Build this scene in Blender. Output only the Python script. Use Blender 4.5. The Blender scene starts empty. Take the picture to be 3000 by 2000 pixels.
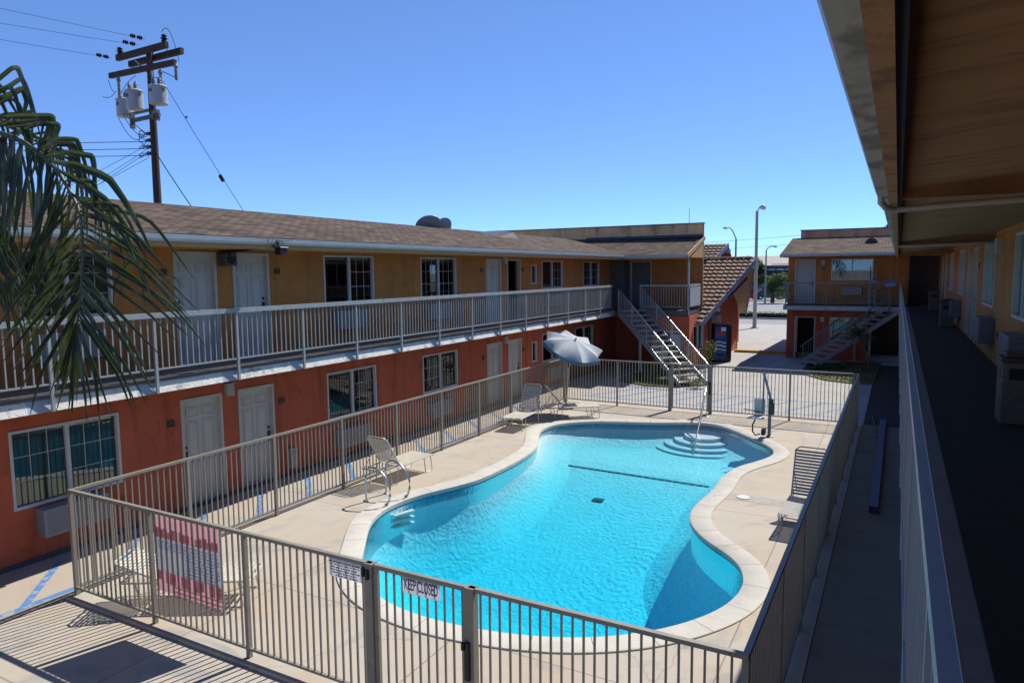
import bpy, bmesh, math, random
from mathutils import Vector, Matrix
R = math.radians
random.seed(7)
sc = bpy.context.scene
col = sc.collection

# ------------------------------------------------ camera, world, sun, exposure
H = 4.5
TH, PI_, RO = R(28.72), R(5.693), R(-0.535)
fw = Vector((-math.sin(TH)*math.cos(PI_), math.cos(TH)*math.cos(PI_), -math.sin(PI_)))
rt0 = Vector((math.cos(TH), math.sin(TH), 0)); up0 = rt0.cross(fw)
rt = rt0*math.cos(RO)+up0*math.sin(RO); up = up0*math.cos(RO)-rt0*math.sin(RO)
cam = bpy.data.cameras.new('camera'); cam.lens = 36*2060/3000; cam.sensor_width = 36
cam.clip_start = 0.02; cam.clip_end = 3000
co = bpy.data.objects.new('camera', cam); col.objects.link(co)
m = Matrix((rt, up, -fw)).transposed().to_4x4(); m.translation = (0, 0, H); co.matrix_world = m
sc.camera = co

SUN_AZ, SUN_EL = R(16.5), R(48.6)
sd = Vector((math.sin(SUN_AZ)*math.cos(SUN_EL), math.cos(SUN_AZ)*math.cos(SUN_EL), math.sin(SUN_EL)))
w = bpy.data.worlds.new('World'); sc.world = w; w.use_nodes = True
nt = w.node_tree; nt.nodes.clear()
sky = nt.nodes.new('ShaderNodeTexSky'); sky.sky_type = 'NISHITA'; sky.sun_disc = False
sky.sun_elevation = SUN_EL; sky.sun_rotation = SUN_AZ
sky.altitude = 300; sky.air_density = 0.35; sky.dust_density = 0.0; sky.ozone_density = 3.0
bg = nt.nodes.new('ShaderNodeBackground'); bg.inputs[1].default_value = 0.14
ou = nt.nodes.new('ShaderNodeOutputWorld')
vmx = nt.nodes.new('ShaderNodeVectorMath'); vmx.operation = 'MULTIPLY'; vmx.inputs[1].default_value = (.182, .214, .273)
nt.links.new(sky.outputs[0], vmx.inputs[0]); gam = nt.nodes.new('ShaderNodeGamma'); gam.inputs[1].default_value = .7   # softens the zenith-to-horizon contrast
vm2 = nt.nodes.new('ShaderNodeVectorMath'); vm2.operation = 'MULTIPLY'; vm2.inputs[1].default_value = (3.4, 4.25, 5.1)
nt.links.new(vmx.outputs[0], gam.inputs[0]); nt.links.new(gam.outputs[0], vm2.inputs[0]); nt.links.new(vm2.outputs[0], bg.inputs[0]); nt.links.new(bg.outputs[0], ou.inputs[0])
sl = bpy.data.lights.new('sun', 'SUN'); sl.energy = 5.0; sl.angle = R(0.5); sl.color = (1, 0.95, 0.86)
so = bpy.data.objects.new('sun', sl); col.objects.link(so)
so.rotation_euler = sd.to_track_quat('Z', 'Y').to_euler(); so.location = (10, 30, 40)
sc.view_settings.view_transform = 'Standard'; sc.view_settings.look = 'None'
sc.view_settings.exposure = 0.5; sc.view_settings.gamma = 1; sc.view_settings.use_curve_mapping = False
sc.cycles.max_bounces = 8; sc.cycles.transparent_max_bounces = 24

# ------------------------------------------------ materials
MATS = {}
ALB = .78      # scales all paint and plaster colours down so that shade comes out deeper
def mat(name, c, rough=.7, var=.12, scale=6., metal=0., bump=0., bscale=60., stain_sheen=None, spec=.4, stretch=(1,1,1), fine=.06, streak=None):
    """procedural paint / plaster / metal: base colour with large mottling, fine grain and optional stains or painted leaf sheen"""
    if name in MATS: return MATS[name]
    c = tuple(x*ALB for x in c)
    if stain_sheen: stain_sheen = [(a, b_, c_, tuple(x*ALB for x in d_), e_) for a, b_, c_, d_, e_ in stain_sheen]
    M = bpy.data.materials.new(name); M.use_nodes = True; n = M.node_tree; N = n.nodes; L = n.links
    b = N['Principled BSDF']; b.inputs['Roughness'].default_value = rough; b.inputs['Metallic'].default_value = metal
    b.inputs['Specular IOR Level'].default_value = spec
    g = N.new('ShaderNodeNewGeometry'); mp = N.new('ShaderNodeMapping'); mp.inputs['Scale'].default_value = stretch
    L.new(g.outputs['Position'], mp.inputs[0])
    t = N.new('ShaderNodeTexNoise'); t.inputs['Scale'].default_value = scale; t.inputs['Detail'].default_value = 6; t.inputs['Roughness'].default_value = .65
    L.new(mp.outputs[0], t.inputs['Vector'])
    r = N.new('ShaderNodeMapRange'); r.inputs['From Min'].default_value = .3; r.inputs['From Max'].default_value = .7
    r.inputs['To Min'].default_value = 1-var; r.inputs['To Max'].default_value = 1+var
    L.new(t.outputs[0], r.inputs[0])
    t2 = N.new('ShaderNodeTexNoise'); t2.inputs['Scale'].default_value = bscale*2; t2.inputs['Detail'].default_value = 3
    L.new(mp.outputs[0], t2.inputs['Vector'])
    r2 = N.new('ShaderNodeMapRange'); r2.inputs['From Min'].default_value = .3; r2.inputs['From Max'].default_value = .7
    r2.inputs['To Min'].default_value = 1-fine; r2.inputs['To Max'].default_value = 1+fine
    L.new(t2.outputs[0], r2.inputs[0])
    mu = N.new('ShaderNodeMath'); mu.operation = 'MULTIPLY'; L.new(r.outputs[0], mu.inputs[0]); L.new(r2.outputs[0], mu.inputs[1])
    vm = N.new('ShaderNodeVectorMath'); vm.operation = 'SCALE'; vm.inputs[0].default_value = c[:3]; L.new(mu.outputs[0], vm.inputs['Scale'])
    out = vm.outputs[0]
    if stain_sheen:
        for (sc_, lo, hi, col2, amt) in stain_sheen:
            s = N.new('ShaderNodeTexNoise'); s.inputs['Scale'].default_value = sc_; s.inputs['Detail'].default_value = 5; s.inputs['Distortion'].default_value = .4
            L.new(mp.outputs[0], s.inputs['Vector'])
            q = N.new('ShaderNodeMapRange'); q.inputs['From Min'].default_value = lo; q.inputs['From Max'].default_value = hi
            q.inputs['To Max'].default_value = amt; L.new(s.outputs[0], q.inputs[0])
            mx = N.new('ShaderNodeMixRGB'); mx.inputs[2].default_value = (*col2, 1)
            L.new(q.outputs[0], mx.inputs[0]); L.new(out, mx.inputs[1]); out = mx.outputs[0]
    if streak:
        sc_, lo, hi, col2, amt = streak; m2 = N.new('ShaderNodeMapping'); m2.inputs['Scale'].default_value = (1.6, 1.6, .09); L.new(g.outputs['Position'], m2.inputs[0])
        s = N.new('ShaderNodeTexNoise'); s.inputs['Scale'].default_value = sc_; s.inputs['Detail'].default_value = 6; L.new(m2.outputs[0], s.inputs['Vector'])
        q = N.new('ShaderNodeMapRange'); q.inputs['From Min'].default_value = lo; q.inputs['From Max'].default_value = hi; q.inputs['To Max'].default_value = amt; L.new(s.outputs[0], q.inputs[0])
        mx = N.new('ShaderNodeMixRGB'); mx.inputs[2].default_value = (*[x*ALB for x in col2], 1); L.new(q.outputs[0], mx.inputs[0]); L.new(out, mx.inputs[1]); out = mx.outputs[0]
    L.new(out, b.inputs['Base Color'])
    if bump:
        bp = N.new('ShaderNodeBump'); bp.inputs['Strength'].default_value = bump; bp.inputs['Distance'].default_value = .02
        t3 = N.new('ShaderNodeTexNoise'); t3.inputs['Scale'].default_value = bscale; t3.inputs['Detail'].default_value = 4
        L.new(mp.outputs[0], t3.inputs['Vector']); L.new(t3.outputs[0], bp.inputs['Height']); L.new(bp.outputs[0], b.inputs['Normal'])
    MATS[name] = M
    return M

def translucent(M, col_, fac):
    """thin cloth, vinyl or leaf: part of the light passes through"""
    n = M.node_tree; N = n.nodes; L = n.links; b = N['Principled BSDF']; o = [q for q in N if q.type == 'OUTPUT_MATERIAL'][0]
    t = N.new('ShaderNodeBsdfTranslucent'); mx = N.new('ShaderNodeMixShader'); mx.inputs[0].default_value = fac; t.inputs[0].default_value = (*col_, 1)
    if b.inputs['Base Color'].links and col_ == (0,0,0): L.new(b.inputs['Base Color'].links[0].from_socket, t.inputs[0])
    L.new(b.outputs[0], mx.inputs[1]); L.new(t.outputs[0], mx.inputs[2]); L.new(mx.outputs[0], o.inputs['Surface']); return M

# ------------------------------------------------ mesh builder and object helpers
WM = {}   # object name -> world matrix of the thing it sits in
class MB:
    def __init__(s, fr=None):
        s.v = []; s.f = []; s.fr = fr
    def P(s, p):
        if s.fr is None: return Vector(p)
        o, u, n = s.fr
        return Vector((o[0]+u[0]*p[0]+n[0]*p[1], o[1]+u[1]*p[0]+n[1]*p[1], o[2]+p[2]))
    def add(s, vs, fs):
        k = len(s.v); s.v += [s.P(p) for p in vs]; s.f += [tuple(i+k for i in f) for f in fs]
    def box(s, a0, a1, d0, d1, z0, z1):
        s.add([(a0,d0,z0),(a1,d0,z0),(a1,d1,z0),(a0,d1,z0),(a0,d0,z1),(a1,d0,z1),(a1,d1,z1),(a0,d1,z1)],
              [(0,3,2,1),(4,5,6,7),(0,1,5,4),(1,2,6,5),(2,3,7,6),(3,0,4,7)])
    def beam(s, p0, p1, w_, h_, upv=(0,0,1)):
        p0 = Vector(p0); p1 = Vector(p1); d = (p1-p0).normalized(); x = d.cross(Vector(upv))
        if x.length < 1e-4: x = d.cross(Vector((1,0,0)))
        x.normalize(); y = x.cross(d).normalized(); x *= w_/2; y *= h_/2
        s.add([p0-x-y,p0+x-y,p0+x+y,p0-x+y,p1-x-y,p1+x-y,p1+x+y,p1-x+y],
              [(0,3,2,1),(4,5,6,7),(0,1,5,4),(1,2,6,5),(2,3,7,6),(3,0,4,7)])
    def tube(s, pts, r, n=8, cap=True):
        pts = [Vector(p) for p in pts]; rs = r if isinstance(r, (list, tuple)) else [r]*len(pts)
        vs = []; fs = []; ref = Vector((0.013, 0.02, 1))
        for i, p in enumerate(pts):
            d = (pts[min(i+1, len(pts)-1)]-pts[max(i-1, 0)]).normalized()
            x = d.cross(ref)
            if x.length < .05: x = d.cross(Vector((1,0,0)))
            x.normalize(); y = d.cross(x)
            for k in range(n):
                a = 2*math.pi*k/n; vs.append(p+(x*math.cos(a)+y*math.sin(a))*rs[i])
        for i in range(len(pts)-1):
            for k in range(n):
                a = i*n+k; b = i*n+(k+1) % n; fs.append((a, b, b+n, a+n))
        if cap: fs.append(tuple(range(n))[::-1]); fs.append(tuple((len(pts)-1)*n+k for k in range(n)))
        s.add(vs, fs)
    def lathe(s, c, prof, n=16, ax=None):
        """prof: (radius, height) pairs about an axis through c"""
        c = Vector(c); z = Vector(ax or (0,0,1)).normalized(); x = z.orthogonal().normalized(); y = z.cross(x)
        vs = []; fs = []
        for r_, h_ in prof:
            for k in range(n):
                a = 2*math.pi*k/n; vs.append(c+z*h_+(x*math.cos(a)+y*math.sin(a))*r_)
        for i in range(len(prof)-1):
            for k in range(n):
                a = i*n+k; b = i*n+(k+1) % n; fs.append((a, b, b+n, a+n))
        fs.append(tuple(range(n))[::-1]); fs.append(tuple((len(prof)-1)*n+k for k in range(n)))
        s.add(vs, fs)
    def prism(s, poly, z0, z1):
        n = len(poly)
        s.add([(p[0],p[1],z0) for p in poly]+[(p[0],p[1],z1) for p in poly],
              [tuple(range(n))[::-1], tuple(range(n, 2*n))]+[(i,(i+1) % n,(i+1) % n+n,i+n) for i in range(n)])
    def extr(s, poly, vec):
        """planar 3-D polygon pushed along vec"""
        n = len(poly); v = Vector(vec); q = [Vector(p) for p in poly]
        s.add(q+[p+v for p in q], [tuple(range(n))[::-1], tuple(range(n, 2*n))]+[(i,(i+1) % n,(i+1) % n+n,i+n) for i in range(n)])
    def wall(s, a0, a1, z0, z1, ops=(), th=.2, d=0.):
        """wall sheet with thickness and real openings (reveals), outer face at d"""
        A = sorted({a0, a1, *[o[0] for o in ops], *[o[1] for o in ops]}); A = [a for a in A if a0 <= a <= a1]
        Z = sorted({z0, z1, *[o[2] for o in ops], *[o[3] for o in ops]}); Z = [z for z in Z if z0 <= z <= z1]
        for i in range(len(A)-1):
            for j in range(len(Z)-1):
                ca = (A[i]+A[i+1])/2; cz = (Z[j]+Z[j+1])/2
                if any(o[0] < ca < o[1] and o[2] < cz < o[3] for o in ops): continue
                for dd in (d, d-th):
                    q = [(A[i],dd,Z[j]),(A[i+1],dd,Z[j]),(A[i+1],dd,Z[j+1]),(A[i],dd,Z[j+1])]
                    s.add(q, [(0,1,2,3)] if dd == d else [(3,2,1,0)])
        for o in list(ops)+[(a0,a1,z0,z1)]:
            x0, x1, y0, y1 = o[:4]
            for q in ([(x0,d,y0),(x0,d-th,y0),(x0,d-th,y1),(x0,d,y1)], [(x1,d,y0),(x1,d-th,y0),(x1,d-th,y1),(x1,d,y1)],
                      [(x0,d,y0),(x0,d-th,y0),(x1,d-th,y0),(x1,d,y0)], [(x0,d,y1),(x0,d-th,y1),(x1,d-th,y1),(x1,d,y1)]):
                s.add(q, [(0,1,2,3)])
    def build(s, name, m_, parent=None, smooth=False, bevel=0., uv=None, recalc=True, label=None):
        me = bpy.data.meshes.new(name)
        inv = WM[parent.name].inverted() if parent is not None else Matrix()
        me.from_pydata([inv @ v for v in s.v], [], s.f)
        bm = bmesh.new(); bm.from_mesh(me)
        bmesh.ops.remove_doubles(bm, verts=bm.verts, dist=1e-5)
        if recalc: bmesh.ops.recalc_face_normals(bm, faces=bm.faces)
        if bevel: bmesh.ops.bevel(bm, geom=[e for e in bm.edges if len(e.link_faces) == 2 and e.calc_face_angle(0) > .6], offset=bevel, segments=1, affect='EDGES', clamp_overlap=True)
        bm.to_mesh(me); bm.free()
        if smooth:
            for p in me.polygons: p.use_smooth = True
            try: me.set_sharp_from_angle(angle=R(38))
            except Exception: pass
        if m_ is not None: me.materials.append(m_)
        o = bpy.data.objects.new(name, me); col.objects.link(o)
        WM[o.name] = WM[parent.name] if parent is not None else Matrix()
        if parent is not None: o.parent = parent
        if label: o['label'] = label
        return o
def thing(name, label, cat, loc=(0,0,0), rz=0., group=None):
    o = bpy.data.objects.new(name, None); col.objects.link(o); o.empty_display_size = .2
    o.location = loc; o.rotation_euler = (0, 0, rz); o['label'] = label; o['category'] = cat
    if group: o['group'] = group
    WM[o.name] = Matrix.Translation(Vector(loc)) @ Matrix.Rotation(rz, 4, 'Z')
    return o
def tag(o, label, cat, group=None, kind=None):
    o['label'] = label; o['category'] = cat
    if group: o['group'] = group
    if kind: o['kind'] = kind
    return o
def struct(o, label=None, cat=None, kind='structure'):
    o['kind'] = kind
    if label: o['label'] = label
    if cat: o['category'] = cat
    return o
def copy_tree(o, parent=None):
    c = o.copy(); col.objects.link(c); c.parent = parent
    for ch in o.children: copy_tree(ch, c)
    return c
def FR(o, u, n): return (Vector(o), Vector(u), Vector(n))

# palette (linear)
ORANGE = mat('orange_stucco', (.56,.225,.060), .85, .14, 1.6, bump=.35, bscale=45, stain_sheen=[(2.2,.60,.72,(.36,.14,.045),.6),(4.2,.61,.74,(.26,.11,.035),.6)], streak=(2.6,.52,.70,(.22,.10,.04),.45))
RED = mat('red_stucco', (.57,.13,.062), .85, .14, 1.4, bump=.35, bscale=45, stain_sheen=[(2.0,.60,.72,(.40,.07,.032),.6),(4.2,.61,.74,(.28,.055,.026),.7),(.7,.56,.7,(.42,.15,.09),.5)], streak=(2.6,.52,.70,(.20,.05,.03),.45))
TANP = mat('stained_parapet_stucco', (.95,.52,.24), .9, .2, 1.5, bump=.4, bscale=30, stain_sheen=[(1.4,.55,.7,(.30,.15,.08),.6)], stretch=(1.5,1.5,.35))
CREAM = mat('cream_trim_paint', (.52,.30,.12), .7, .1, 3, bump=.1)  # cream paint for fascia, rake and corner boards
GUT = mat('pale_grey_gutter_paint', (.40,.46,.50), .45, .1, 4, fine=.04)
GREYRAIL = mat('grey_railing_paint', (.36,.40,.42), .45, .12, 5, fine=.05, stain_sheen=[(9,.62,.7,(.2,.13,.09),.5)])
FENCE = mat('taupe_fence_paint', (.29,.27,.225), .5, .12, 7, fine=.05, stain_sheen=[(14,.66,.72,(.18,.09,.05),.5)])
SLABM = mat('peeling_white_slab_edge', (.76,.74,.70), .85, .12, 5, bump=.5, bscale=18, stain_sheen=[(3.5,.56,.66,(.33,.34,.34),.7),(11,.62,.68,(.22,.14,.10),.6)], stretch=(1,1,1.5))
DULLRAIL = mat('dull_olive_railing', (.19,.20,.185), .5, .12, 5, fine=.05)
DARKGAP = mat('dark_steel_joist_shade', (.10,.10,.11), .6, .2, 4)  # dark metal, also the colour of the painted joist shade
DOORM = mat('pale_blue_grey_door_paint', (.64,.61,.55), .45, .05, 3, fine=.02)
TRIM = mat('white_door_trim', (.62,.58,.51), .55, .08, 6)
WINF = mat('white_window_aluminium', (.66,.66,.64), .35, .06, 8, fine=.03)
PLATE = mat('bronze_number_plate', (.06,.042,.03), .4, .2, 30)
BLACK = mat('black_plastic', (.012,.012,.013), .4, .2, 20)
ROOMDK = mat('dark_room_interior', (.02,.018,.016), .9, .2, 3)
CURT = mat('pleated_curtain', (.55,.56,.47), .9, .12, 3)
CURTD = mat('dark_curtain', (.20,.21,.20), .9, .12, 3)
ACM = mat('grey_air_conditioner', (.30,.31,.32), .5, .08, 5)
STEEL = mat('brushed_stainless', (.62,.62,.60), .28, .06, 8, metal=1.)
WOODP = mat('creosoted_pole_wood', (.058,.032,.022), .8, .35, 5, bump=.4, bscale=30, stretch=(3,3,.3))
TRANSF = mat('transformer_grey', (.40,.41,.43), .45, .08, 6)
PORC = mat('porcelain_grey', (.20,.20,.195), .6, .1, 9)
WIRE = mat('black_wire', (.02,.02,.022), .5, .1, 5)
CONCPOLE = mat('concrete_pole', (.42,.39,.35), .85, .1, 4)
LEAF = mat('palm_leaf', (.026,.036,.012), .36, .35, 3, spec=.7, stain_sheen=[(7,.53,.64,(.36,.35,.22),.6)], stretch=(1.6,1.6,.5))  # pale patches paint the leaflets' sheen into the colour
STALK = mat('palm_stalk', (.12,.13,.06), .5, .2, 5)
BARK = mat('palm_trunk_bark', (.13,.09,.06), .95, .3, 6, bump=.8, bscale=14)
TREELEAF = mat('tree_foliage', (.035,.062,.02), .6, .5, 3)
BUSHLEAF = mat('bush_foliage', (.10,.16,.045), .6, .4, 3)

translucent(LEAF, (.09,.14,.03), .16); translucent(BUSHLEAF, (.12,.20,.04), .35); translucent(TREELEAF, (.06,.12,.03), .3)
def shader_glass():
    M = bpy.data.materials.new('window_glass'); M.use_nodes = True; n = M.node_tree; N = n.nodes; L = n.links; N.clear()
    o = N.new('ShaderNodeOutputMaterial'); mx = N.new('ShaderNodeMixShader'); fr = N.new('ShaderNodeFresnel'); fr.inputs[0].default_value = 1.6
    tr = N.new('ShaderNodeBsdfTransparent'); tr.inputs[0].default_value = (.62,.70,.68,1)
    gl = N.new('ShaderNodeBsdfGlossy'); gl.inputs['Roughness'].default_value = .02; gl.inputs['Color'].default_value = (.9,.95,.95,1)
    ad = N.new('ShaderNodeMath'); ad.operation = 'ADD'; ad.inputs[1].default_value = .03
    L.new(fr.outputs[0], ad.inputs[0]); L.new(ad.outputs[0], mx.inputs[0]); L.new(tr.outputs[0], mx.inputs[1]); L.new(gl.outputs[0], mx.inputs[2]); L.new(mx.outputs[0], o.inputs[0])
    nz = N.new('ShaderNodeTexNoise'); nz.inputs['Scale'].default_value = .9; bp = N.new('ShaderNodeBump'); bp.inputs['Strength'].default_value = .05
    g = N.new('ShaderNodeNewGeometry'); L.new(g.outputs['Position'], nz.inputs['Vector']); L.new(nz.outputs[0], bp.inputs['Height']); L.new(bp.outputs[0], gl.inputs['Normal'])
    return M
GLASS = shader_glass()

def concrete(name, base, warm, dark, joints=None, cracks=True):
    base, warm, dark = [tuple(x*.80 for x in q) for q in (base, warm, dark)]
    M = bpy.data.materials.new(name); M.use_nodes = True; n = M.node_tree; N = n.nodes; L = n.links
    b = N['Principled BSDF']; b.inputs['Roughness'].default_value = .88; b.inputs['Specular IOR Level'].default_value = .25
    g = N.new('ShaderNodeNewGeometry')
    def noise(s, d=6, dist=0.):
        t = N.new('ShaderNodeTexNoise'); t.inputs['Scale'].default_value = s; t.inputs['Detail'].default_value = d
        t.inputs['Distortion'].default_value = dist; t.inputs['Roughness'].default_value = .62; L.new(g.outputs['Position'], t.inputs['Vector']); return t.outputs[0]
    def rng(x, lo, hi, a=0., b_=1.):
        r = N.new('ShaderNodeMapRange'); r.inputs['From Min'].default_value = lo; r.inputs['From Max'].default_value = hi
        r.inputs['To Min'].default_value = a; r.inputs['To Max'].default_value = b_; L.new(x, r.inputs[0]); return r.outputs[0]
    def mix(f, a, c2):
        m_ = N.new('ShaderNodeMixRGB'); L.new(f, m_.inputs[0])
        if isinstance(a, tuple): m_.inputs[1].default_value = (*a, 1)
        else: L.new(a, m_.inputs[1])
        m_.inputs[2].default_value = (*c2, 1); return m_.outputs[0]
    c = mix(rng(noise(.55, 5, .6), .38, .66), base, warm)
    c = mix(rng(noise(1.1, 8, 1.2), .52, .72, 0, .55), c, dark)
    c = mix(rng(noise(.45, 9, 2.5), .56, .64, 0, .55), c, tuple(x*.85 for x in dark))
    c = mix(rng(noise(6, 6, 1.), .66, .72, 0, .45), c, tuple(x*.6 for x in dark))
    if cracks:
        v = N.new('ShaderNodeTexVoronoi'); v.feature = 'DISTANCE_TO_EDGE'; v.inputs['Scale'].default_value = .17
        dt = N.new('ShaderNodeTexNoise'); dt.inputs['Scale'].default_value = 1.3; dt.inputs['Detail'].default_value = 5; L.new(g.outputs['Position'], dt.inputs['Vector'])
        va = N.new('ShaderNodeVectorMath'); va.operation = 'MULTIPLY_ADD'; va.inputs[1].default_value = (.9,.9,.9); L.new(dt.outputs['Color'], va.inputs[0]); L.new(g.outputs['Position'], va.inputs[2])
        L.new(va.outputs[0], v.inputs['Vector'])
        c = mix(rng(v.outputs['Distance'], 0, .003, .38, 0), c, (.13,.12,.11))
    if joints:
        sx, sy, ox, oy = joints
        sp = N.new('ShaderNodeSeparateXYZ'); L.new(g.outputs['Position'], sp.inputs[0])
        for ax, s_, o_ in ((0, sx, ox), (1, sy, oy)):
            if not s_: continue
            a1 = N.new('ShaderNodeMath'); a1.operation = 'ADD'; a1.inputs[1].default_value = -o_; L.new(sp.outputs[ax], a1.inputs[0])
            pm = N.new('ShaderNodeMath'); pm.operation = 'PINGPONG'; pm.inputs[1].default_value = s_/2; L.new(a1.outputs[0], pm.inputs[0])
            c = mix(rng(pm.outputs[0], .006, .012, .65, 0), c, (.12,.11,.10))
    sp2 = rng(noise(140, 2), .35, .65, .88, 1.10)
    vm = N.new('ShaderNodeVectorMath'); vm.operation = 'SCALE'; L.new(c, vm.inputs[0]); L.new(sp2, vm.inputs['Scale'])
    L.new(vm.outputs[0], b.inputs['Base Color'])
    bp = N.new('ShaderNodeBump'); bp.inputs['Strength'].default_value = .25; bp.inputs['Distance'].default_value = .01
    L.new(noise(35, 6), bp.inputs['Height']); L.new(bp.outputs[0], b.inputs['Normal'])
    MATS[name] = M; return M
DECK = concrete('pool_deck_concrete', (.49,.445,.375), (.48,.39,.295), (.35,.35,.34), joints=(3.05, 3.1, -1.6, .75))
WALKM = concrete('walkway_concrete', (.46,.42,.36), (.46,.38,.30), (.34,.32,.30), joints=(0, 3.1, 0, 1.2))
LOTM = concrete('parking_lot_concrete', (.44,.425,.405), (.42,.39,.36), (.35,.34,.33), joints=(4.2, 4.6, -1.5, 1.9))
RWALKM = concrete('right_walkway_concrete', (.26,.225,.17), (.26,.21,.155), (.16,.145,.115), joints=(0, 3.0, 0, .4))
COPE = mat('coping_concrete', (.56,.53,.47), .8, .08, 3, bump=.3, bscale=40, stain_sheen=[(2,.58,.7,(.44,.40,.34),.6)])
BLUEP = mat('worn_blue_line_paint', (.10,.24,.50), .8, .15, 8, stain_sheen=[(7,.52,.6,(.42,.40,.38),.8)])
YELP = mat('yellow_kerb_paint', (.62,.38,.06), .8, .15, 5)

def shingle_mat(name, c1, c2, c3, along='Y', rot=0.):
    M = bpy.data.materials.new(name); M.use_nodes = True; n = M.node_tree; N = n.nodes; L = n.links
    b = N['Principled BSDF']; b.inputs['Roughness'].default_value = .95; b.inputs['Specular IOR Level'].default_value = .15
    uv = N.new('ShaderNodeUVMap')
    br = N.new('ShaderNodeTexBrick'); br.inputs['Scale'].default_value = 1.; br.inputs['Mortar Size'].default_value = .014
    br.inputs['Brick Width'].default_value = .30; br.inputs['Row Height'].default_value = .14; br.inputs['Bias'].default_value = -.1
    br.inputs['Color1'].default_value = (*c1,1); br.inputs['Color2'].default_value = (*c2,1); br.inputs['Mortar'].default_value = (*c3,1)
    L.new(uv.outputs[0], br.inputs['Vector'])
    ns = N.new('ShaderNodeTexNoise'); ns.inputs['Scale'].default_value = 1.1; ns.inputs['Detail'].default_value = 8; L.new(uv.outputs[0], ns.inputs['Vector'])
    r = N.new('ShaderNodeMapRange'); r.inputs['From Min'].default_value = .3; r.inputs['From Max'].default_value = .7; r.inputs['To Min'].default_value = .75; r.inputs['To Max'].default_value = 1.25; L.new(ns.outputs[0], r.inputs[0])
    g2 = N.new('ShaderNodeTexNoise'); g2.inputs['Scale'].default_value = 60; L.new(uv.outputs[0], g2.inputs['Vector'])
    r2 = N.new('ShaderNodeMapRange'); r2.inputs['From Min'].default_value = .3; r2.inputs['From Max'].default_value = .7; r2.inputs['To Min'].default_value = .8; r2.inputs['To Max'].default_value = 1.2; L.new(g2.outputs[0], r2.inputs[0])
    mu = N.new('ShaderNodeMath'); mu.operation = 'MULTIPLY'; L.new(r.outputs[0], mu.inputs[0]); L.new(r2.outputs[0], mu.inputs[1])
    vm = N.new('ShaderNodeVectorMath'); vm.operation = 'SCALE'; L.new(br.outputs[0], vm.inputs[0]); L.new(mu.outputs[0], vm.inputs['Scale']); L.new(vm.outputs[0], b.inputs['Base Color'])
    bp = N.new('ShaderNodeBump'); bp.inputs['Strength'].default_value = .6; bp.inputs['Distance'].default_value = .02; bp.invert = True
    L.new(br.outputs['Fac'], bp.inputs['Height']); L.new(bp.outputs[0], b.inputs['Normal'])
    return M
SHING = shingle_mat('brown_asphalt_shingle', (.135,.096,.072), (.050,.038,.030), (.016,.012,.010))

def roof_slab(name, corners, th, m_, parent, uax):
    """corners: eave A, eave B, top B, top A. UV in metres: u along the eave, v up the slope"""
    A, B, C_, D = [Vector(c) for c in corners]
    nrm = (B-A).cross(D-A).normalized()
    if nrm.z < 0: nrm = -nrm
    mb = MB(); q = [A,B,C_,D]; mb.add(q+[p-nrm*th for p in q], [(0,1,2,3),(7,6,5,4),(0,4,5,1),(1,5,6,2),(2,6,7,3),(3,7,4,0)])
    o = mb.build(name, m_, parent)
    me = o.data; uvl = me.uv_layers.new(name='UVMap'); inv = WM[parent.name] if parent else Matrix()
    ux = Vector(uax); vx = nrm.cross(ux)
    for lp in me.loops:
        p = inv @ me.vertices[lp.vertex_index].co
        uvl.data[lp.index].uv = (p.dot(ux), p.dot(vx))
    return o

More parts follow.
